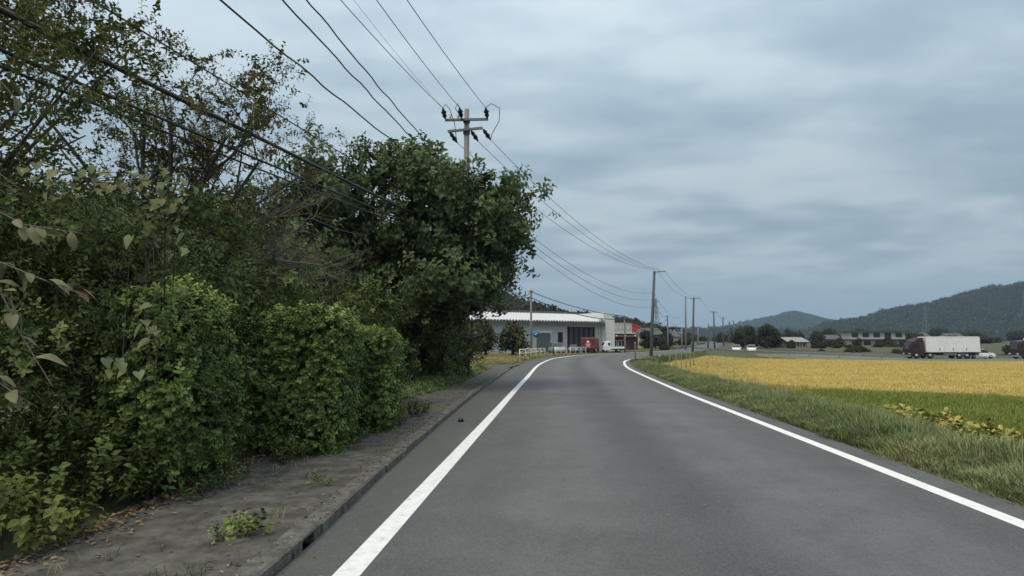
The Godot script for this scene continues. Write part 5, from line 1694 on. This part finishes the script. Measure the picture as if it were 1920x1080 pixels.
func clump_mesh(sd: int, n: int, leaf: float) -> ArrayMesh:
	# a crown about 1 m across made of loose leaf faces, for trees seen from afar
	var g := RandomNumberGenerator.new(); g.seed = sd
	var s := mb()
	for i in n:
		var d := Vector3(g.randfn(), g.randfn(), g.randfn()).normalized()
		var lobe := 0.42 + 0.12 * sin(d.x * 7.0 + sd) * sin(d.y * 6.0) + 0.06 * sin(d.z * 13.0)
		var p := d * Vector3(1, 0.95, 1) * lobe * pow(g.randf(), 0.3) + Vector3(0, 0.42, 0)
		var q := (d + Vector3(g.randfn(), g.randfn(), g.randfn()) * 0.7).normalized()
		var x := q.cross(Vector3(g.randf(), g.randf(), g.randf())).normalized() * leaf * g.randf_range(0.6, 1.3)
		var y := x.cross(q).normalized() * leaf * g.randf_range(0.5, 1.0)
		tri(s, p - x, p + y, p + x); tri(s, p - x, p + x, p - y * 0.7)
	s.generate_normals()
	return s.commit()

func far_tree(called: String, label: String, group: String, at: Vector3, w: float, h: float, tints: Array, sd: int, mesh: Mesh, lobes := 9) -> void:
	var g := RandomNumberGenerator.new(); g.seed = sd
	var t := thing(called, label, "tree", at, 0.0, group)
	var s := mb(true)
	tube(s, [Vector3(0, -0.6, 0), Vector3(0.05 * w, h * 0.4, 0), Vector3(0, h * 0.75, 0)], [0.03 * w + 0.05, 0.025 * w + 0.04, 0.02], 6)
	for k in 4: tube(s, [Vector3(0.04 * w, h * (0.25 + 0.08 * k), 0), Vector3(w * 0.3 * cos(k * 1.7), h * (0.5 + 0.08 * k), w * 0.3 * sin(k * 1.7))], [0.03 + 0.01 * w, 0.015], 5)
	part(s, "trunk", M.bark, t)
	var list := []
	for i in lobes:
		var a := g.randf() * TAU
		var fy := pow(g.randf(), 0.8)
		var r := w * 0.34 * sqrt(g.randf()) * (1.0 - 0.6 * fy)
		var k := w * g.randf_range(0.38, 0.62)
		list.append([Transform3D(Basis(Vector3.UP, g.randf() * TAU).scaled(Vector3(k, min(k, h * 0.6) * g.randf_range(0.8, 1.2), k)), Vector3(cos(a) * r, fy * (h - k * 0.9), sin(a) * r)), g.randf()])
	scatter("crown", mesh, M.leaf, list, tints, t).set_meta("kind", "stuff")

func build_far_trees_and_hills() -> void:
	var far_clump := clump_mesh(31, 90, 0.13)
	var fine_clump := clump_mesh(32, 260, 0.075)
	var darks := [Color(0.02, 0.026, 0.014), Color(0.032, 0.042, 0.02), Color(0.05, 0.058, 0.028)]
	var wood := [Color(0.026, 0.036, 0.022), Color(0.033, 0.044, 0.026), Color(0.04, 0.052, 0.03)]
	var hillm := rough_mat([[0.0, 0.022, 0.03, 0.018], [1.0, 0.045, 0.058, 0.032]], 0.02, 0.01, 0.0, 1.0, 81)
	# hill right behind the warehouse
	hill("hill", "dark wooded hillside behind the warehouse", [Vector3(-330, 60, -300), Vector3(-200, 62, -300), Vector3(-120, 46, -290), Vector3(-60, 30, -285), Vector3(-20, 20.5, -280), Vector3(4, 13.0, -278), Vector3(18, 8.5, -276), Vector3(34, 5.5, -276), Vector3(60, 1, -280)], 90.0, hillm, 2600, 6.5, [Color(0.02, 0.026, 0.013), Color(0.032, 0.04, 0.02), Color(0.045, 0.05, 0.026)], 91, fine_clump, "dark trees covering the hillside behind the warehouse")
	hill("hill", "low wooded rise behind the shop", [Vector3(10, 4, -322), Vector3(45, 9, -320), Vector3(58, 8.5, -320), Vector3(70, 6, -320), Vector3(90, 1.5, -322)], 30.0, hillm, 420, 4.6, darks, 92, fine_clump, "dark trees on the low rise behind the shop")
	hill("hill", "distant blue-grey wooded ridge behind the far road", [Vector3(100, 18, -1500), Vector3(330, 24, -1500), Vector3(430, 22, -1500), Vector3(560, 26, -1500), Vector3(900, 10, -1500)], 150.0, hillm, 1400, 13.0, wood, 93, far_clump, "woods on the distant ridge behind the far road")
	hill("mountain", "far blue-green mountain with a mast on its top", [Vector3(500, 0, -2500), Vector3(760, 34, -2500), Vector3(900, 66, -2500), Vector3(1010, 93, -2500), Vector3(1110, 104, -2500), Vector3(1210, 80, -2500), Vector3(1330, 66, -2500), Vector3(1600, 60, -2500), Vector3(2000, 40, -2500)], 500.0, hillm, 6000, 14.0, wood, 94, far_clump, "woods covering the far mountain with the mast")
	hill("mountain", "long dark wooded hill rising behind the lorries", [Vector3(560, 0, -1250), Vector3(610, 26, -1250), Vector3(700, 46, -1240), Vector3(800, 68, -1230), Vector3(900, 92, -1220), Vector3(1010, 121, -1200), Vector3(1150, 160, -1190), Vector3(1400, 190, -1180), Vector3(1800, 150, -1180)], 420.0, hillm, 8000, 11.0, wood, 95, far_clump, "woods covering the long hill behind the lorries")
	# mast on the mountain
	var t := thing("mast", "thin mast on the top of the far mountain", "mast", Vector3(1052, 92, -2480))
	var s := mb()
	tube(s, [Vector3.ZERO, Vector3(0, 26, 0)], [1.4, 0.9], 5)
	part(s, "shaft", M.steel, t)
	s = mb()
	box(s, Vector3(0, 22, 0), Vector3(18, 1.4, 1.4), Basis(Vector3.BACK, 0.12))
	part(s, "crossarm", M.steel, t)
	# trees along the main road and round the houses
	var g := RandomNumberGenerator.new(); g.seed = 55
	var rows := [[51.6, -147, 2.6, 4.6], [53.0, -150, 3.6, 5.0], [55.2, -148, 3.2, 4.8], [65.4, -168, 5.4, 5.8], [70.0, -170, 5.0, 5.4], [73.5, -165, 4.6, 4.6], [65.2, -150, 2.6, 2.4], [71.8, -152, 3.0, 2.6], [76.0, -160, 4.4, 4.4], [80.0, -168, 5.0, 4.6], [57.0, -153, 4.6, 5.6], [59.4, -150, 4.2, 6.2], [61.8, -154, 4.8, 6.4], [64.0, -158, 4.6, 6.0], [66.2, -162, 4.2, 5.4]]
	for i in rows.size():
		far_tree("roadside_tree", "dark tree in the row between the junction and the grey-roofed farmhouse", "trees by the junction", Vector3(rows[i][0], -0.1, rows[i][1]), rows[i][2], rows[i][3], darks, 400 + i, fine_clump, 16)
	for i in 16:
		var x := 66.0 + i * 9.0 + g.randf_range(-2, 2)
		far_tree("field_tree", "brownish-green tree in the line below the wooded hills", "trees below the hills", Vector3(x + 10.0, 0.6, -215 - g.randf_range(0, 30)), g.randf_range(6, 10), g.randf_range(4.4, 6.6), [Color(0.03, 0.034, 0.02), Color(0.045, 0.048, 0.028), Color(0.065, 0.06, 0.036)], 430 + i, fine_clump, 12)
	for i in 6:
		far_tree("garden_tree", "rounded tree standing before the cream two-storey house", "trees before the two-storey house", Vector3([93.0, 97.5, 101.5, 104.0, 88.0, 84.0][i], -0.4, [-172.0, -170.0, -173.0, -171.0, -172.0, -168.0][i]), [3.4, 2.6, 4.2, 2.4, 4.6, 5.0][i], [3.6, 2.6, 4.0, 2.4, 3.6, 3.4][i], darks, 620 + i, fine_clump, 10)
	for i in 18:
		far_tree("hedgerow_shrub", "dark shrub in the hedgerow just beyond the main road's hill-side rail", "hedgerow beyond the main road", Vector3(63.0 + 4.6 * i + g.randf_range(-1, 1), -0.9, -131.0 + 0.9 * i + g.randf_range(-3, 3)), g.randf_range(3.2, 5.4), g.randf_range(1.5, 2.7), darks, 650 + i, fine_clump, 8)
	for i in 9:
		far_tree("garden_shrub", "dark garden shrub in front of the cream two-storey house's grounds", "shrubs behind the main road", Vector3(72.0 + 5.2 * i + g.randf_range(-1, 1), -0.5, -150.0 - 3.2 * i), g.randf_range(3, 4.6), g.randf_range(1.7, 2.7), darks, 450 + i, fine_clump, 8)
	for i in 6:
		far_tree("shop_tree", "dark tree in the clump beside the shop and its neighbour house", "trees beside the shop", Vector3(28.6 + 1.5 * i, 0.1, -137 - 2.5 * i), g.randf_range(3.4, 4.6), g.randf_range(3.2, 4.6), darks, 470 + i, fine_clump, 12)
	for i in 5:
		far_tree("meadow_tree", ["round dark tree standing above the meadow poles", "bushy tree beside the round meadow tree", "dark tree by the low meadow house", "slim tree close to the far road's crest", "low tree at the crest of the far road"][i], "trees beyond the meadow", Vector3([45.0, 47.0, 50.5, 60.0, 63.0][i], 0.4, [-190.0, -196.0, -188.0, -235.0, -240.0][i]), [6.0, 5.0, 5.0, 4.0, 4.0][i], [6.2, 5.0, 3.6, 4.0, 3.0][i], darks, 480 + i, fine_clump, 14)
	for i in 14:
		far_tree("distant_tree", "grey-green tree in the far belt behind the road's crest", "trees behind the far road", Vector3(44.0 + i * 8.0, 2.0, -330 - g.randf_range(0, 40)), g.randf_range(8, 12), g.randf_range(4.0, 7.0), wood, 500 + i, fine_clump, 10)
	for i in 26:
		far_tree("hillfoot_tree", "dark tree in the belt at the foot of the long wooded hill", "trees at the hill's foot", Vector3(130.0 + i * 13.0 + g.randf_range(-3, 3), 2.2, -340 - g.randf_range(0, 60)), g.randf_range(12, 18), g.randf_range(6, 11), darks, 530 + i, fine_clump, 12)
	# bushes before the warehouse
	var olive := [Color(0.025, 0.03, 0.015), Color(0.04, 0.045, 0.022), Color(0.07, 0.07, 0.034)]
	far_tree("warehouse_bush", "dark bush with a short trunk before the warehouse's covered end", "bushes before the warehouse", Vector3(-3.1, 0, -73.5), 4.2, 4.2, olive, 601, fine_clump, 16)
	far_tree("warehouse_bush", "spreading dark bush between the trunked bush and the blue-sign pole", "bushes before the warehouse", Vector3(0.0, 0, -74.5), 4.6, 4.2, olive, 602, fine_clump, 18)
	far_tree("warehouse_bush", "tall bush at the edge of the overhanging tree's shade", "bushes before the warehouse", Vector3(-4.8, 0, -62.0), 3.8, 4.4, olive, 603, fine_clump, 18)
	far_tree("warehouse_bush", "small rounded bush at the kerb beside the bend pole", "bushes before the warehouse", Vector3(29.5, 0, -124.0), 2.6, 1.6, olive, 604, fine_clump, 8)

# ------------------------------------------------------------------ small roadside things
func pipe_fence(label: String, a: Vector3, b: Vector3, bays: int) -> void:
	var t := thing("pipe_fence", label, "fence", a, 0.0, "white pipe fences at the bend")
	var v := b - a
	for i in bays + 1:
		var s := mb(true)
		var p := v * (float(i) / bays)
		tube(s, [p + Vector3(0, -0.2, 0), p + Vector3(0, 0.88, 0)], [0.055], 8)
		part(s, "post", M.rail_white, t)
	for y in [0.86, 0.48]:
		var s := mb(true)
		tube(s, [Vector3(0, y, 0), v + Vector3(0, y, 0)], [0.045], 8)
		part(s, "rail", M.rail_white, t)
	for i in bays:
		var s := mb(true)
		var p := v * (float(i) / bays)
		var q := v * (float(i + 1) / bays)
		tube(s, [p + Vector3(0, 0.48, 0), q + Vector3(0, 0.86, 0)], [0.03], 6)
		part(s, "brace", M.rail_white, t)

func build_small_things() -> void:
	pipe_fence("white pipe fence standing beside the dirt pavement's end, closest to the bushes", Vector3(0.75, 0, -62.7), Vector3(4.0, 0, -78.0), 5)
	pipe_fence("short white pipe fence in front of the silver car", Vector3(5.9, 0, -87.0), Vector3(7.9, 0, -93.0), 2)
	pipe_fence("white pipe fence ending beside the dark red truck", Vector3(8.1, 0, -89.5), Vector3(10.9, 0, -95.0), 3)
	# delineator posts
	var posts := [["dark marker post at the kerb between two white pipe fences", Vector3(4.9, 0, -76.5), 1.25, M.black], ["slim dark post at the inner edge line of the bend", Vector3(10.9, 0, -56.9), 1.5, M.pole_dark], ["stubby dark post in the grass inside the bend", Vector3(9.4, -0.1, -41.0), 0.75, M.black]]
	for p in posts:
		var t := thing("marker_post", p[0], "post", p[1])
		var s := mb(true)
		tube(s, [Vector3(0, -0.2, 0), Vector3(0, p[2], 0)], [0.055, 0.05], 8)
		part(s, "shaft", p[3], t)
		s = mb(true)
		tube(s, [Vector3(0, p[2], 0), Vector3(0, p[2] + 0.07, 0)], [0.06, 0.03], 8)
		part(s, "cap", M.rail_white, t)
	for i in 6:
		var f := i / 5.0
		var t := thing("field_stake", "thin pale stake in the row at the field corner", "stake", Vector3(lerp(11.0, 17.5, f), -0.5, lerp(-45.0, -62.0, f)), 0.0, "stakes at the field corner")
		var s := mb(true)
		tube(s, [Vector3(0, -0.2, 0), Vector3(0.03, 1.1, 0)], [0.03, 0.025], 6)
		part(s, "shaft", M.pole, t)
		s = mb(true)
		tube(s, [Vector3(0.03, 1.1, 0), Vector3(0.03, 1.13, 0)], [0.04, 0.03], 6)
		part(s, "cap", M.rail_white, t)
	# pale stems under the overhanging tree
	for i in 2:
		var t := thing("sapling", ["pale bare sapling trunk at the road edge under the big tree", "second pale sapling trunk close beside the first under the big tree"][i], "sapling", Vector3([-2.1, -1.85][i], 0.05, [-27.0, -27.4][i]))
		var s := mb(true)
		tube(s, [Vector3(0, -0.1, 0), Vector3(0.04, 1.2, 0), Vector3(0.0, 2.8, 0)], [0.05, 0.04, 0.035], 7)
		part(s, "trunk", M.twig, t)
	# drain grate plate in the inner verge
	var t := thing("drain_cover", "dark drain opening in the grass inside the bend", "drain", Vector3(9.6, -0.02, -47.3), 0.3)
	var s := mb()
	box(s, Vector3(0, 0.16, 0), Vector3(1.5, 0.3, 1.1))
	part(s, "frame", M.concrete, t)
	s = mb()
	for i in 7: box(s, Vector3(-0.6 + 0.2 * i, 0.32, 0), Vector3(0.08, 0.04, 1.0))
	part(s, "grate", M.black, t)
	# stone on the shoulder
	t = thing("stone", "small dark stone lying on the road shoulder beside the kerb", "stone", Vector3(-0.98, 0.0, -12.4))
	s = mb(true)
	prism(s, [Vector2(-0.05, 0), Vector2(0.05, 0), Vector2(0.06, 0.04), Vector2(0.02, 0.075), Vector2(-0.04, 0.06)], 0.09)
	part(s, "body", M.black, t)
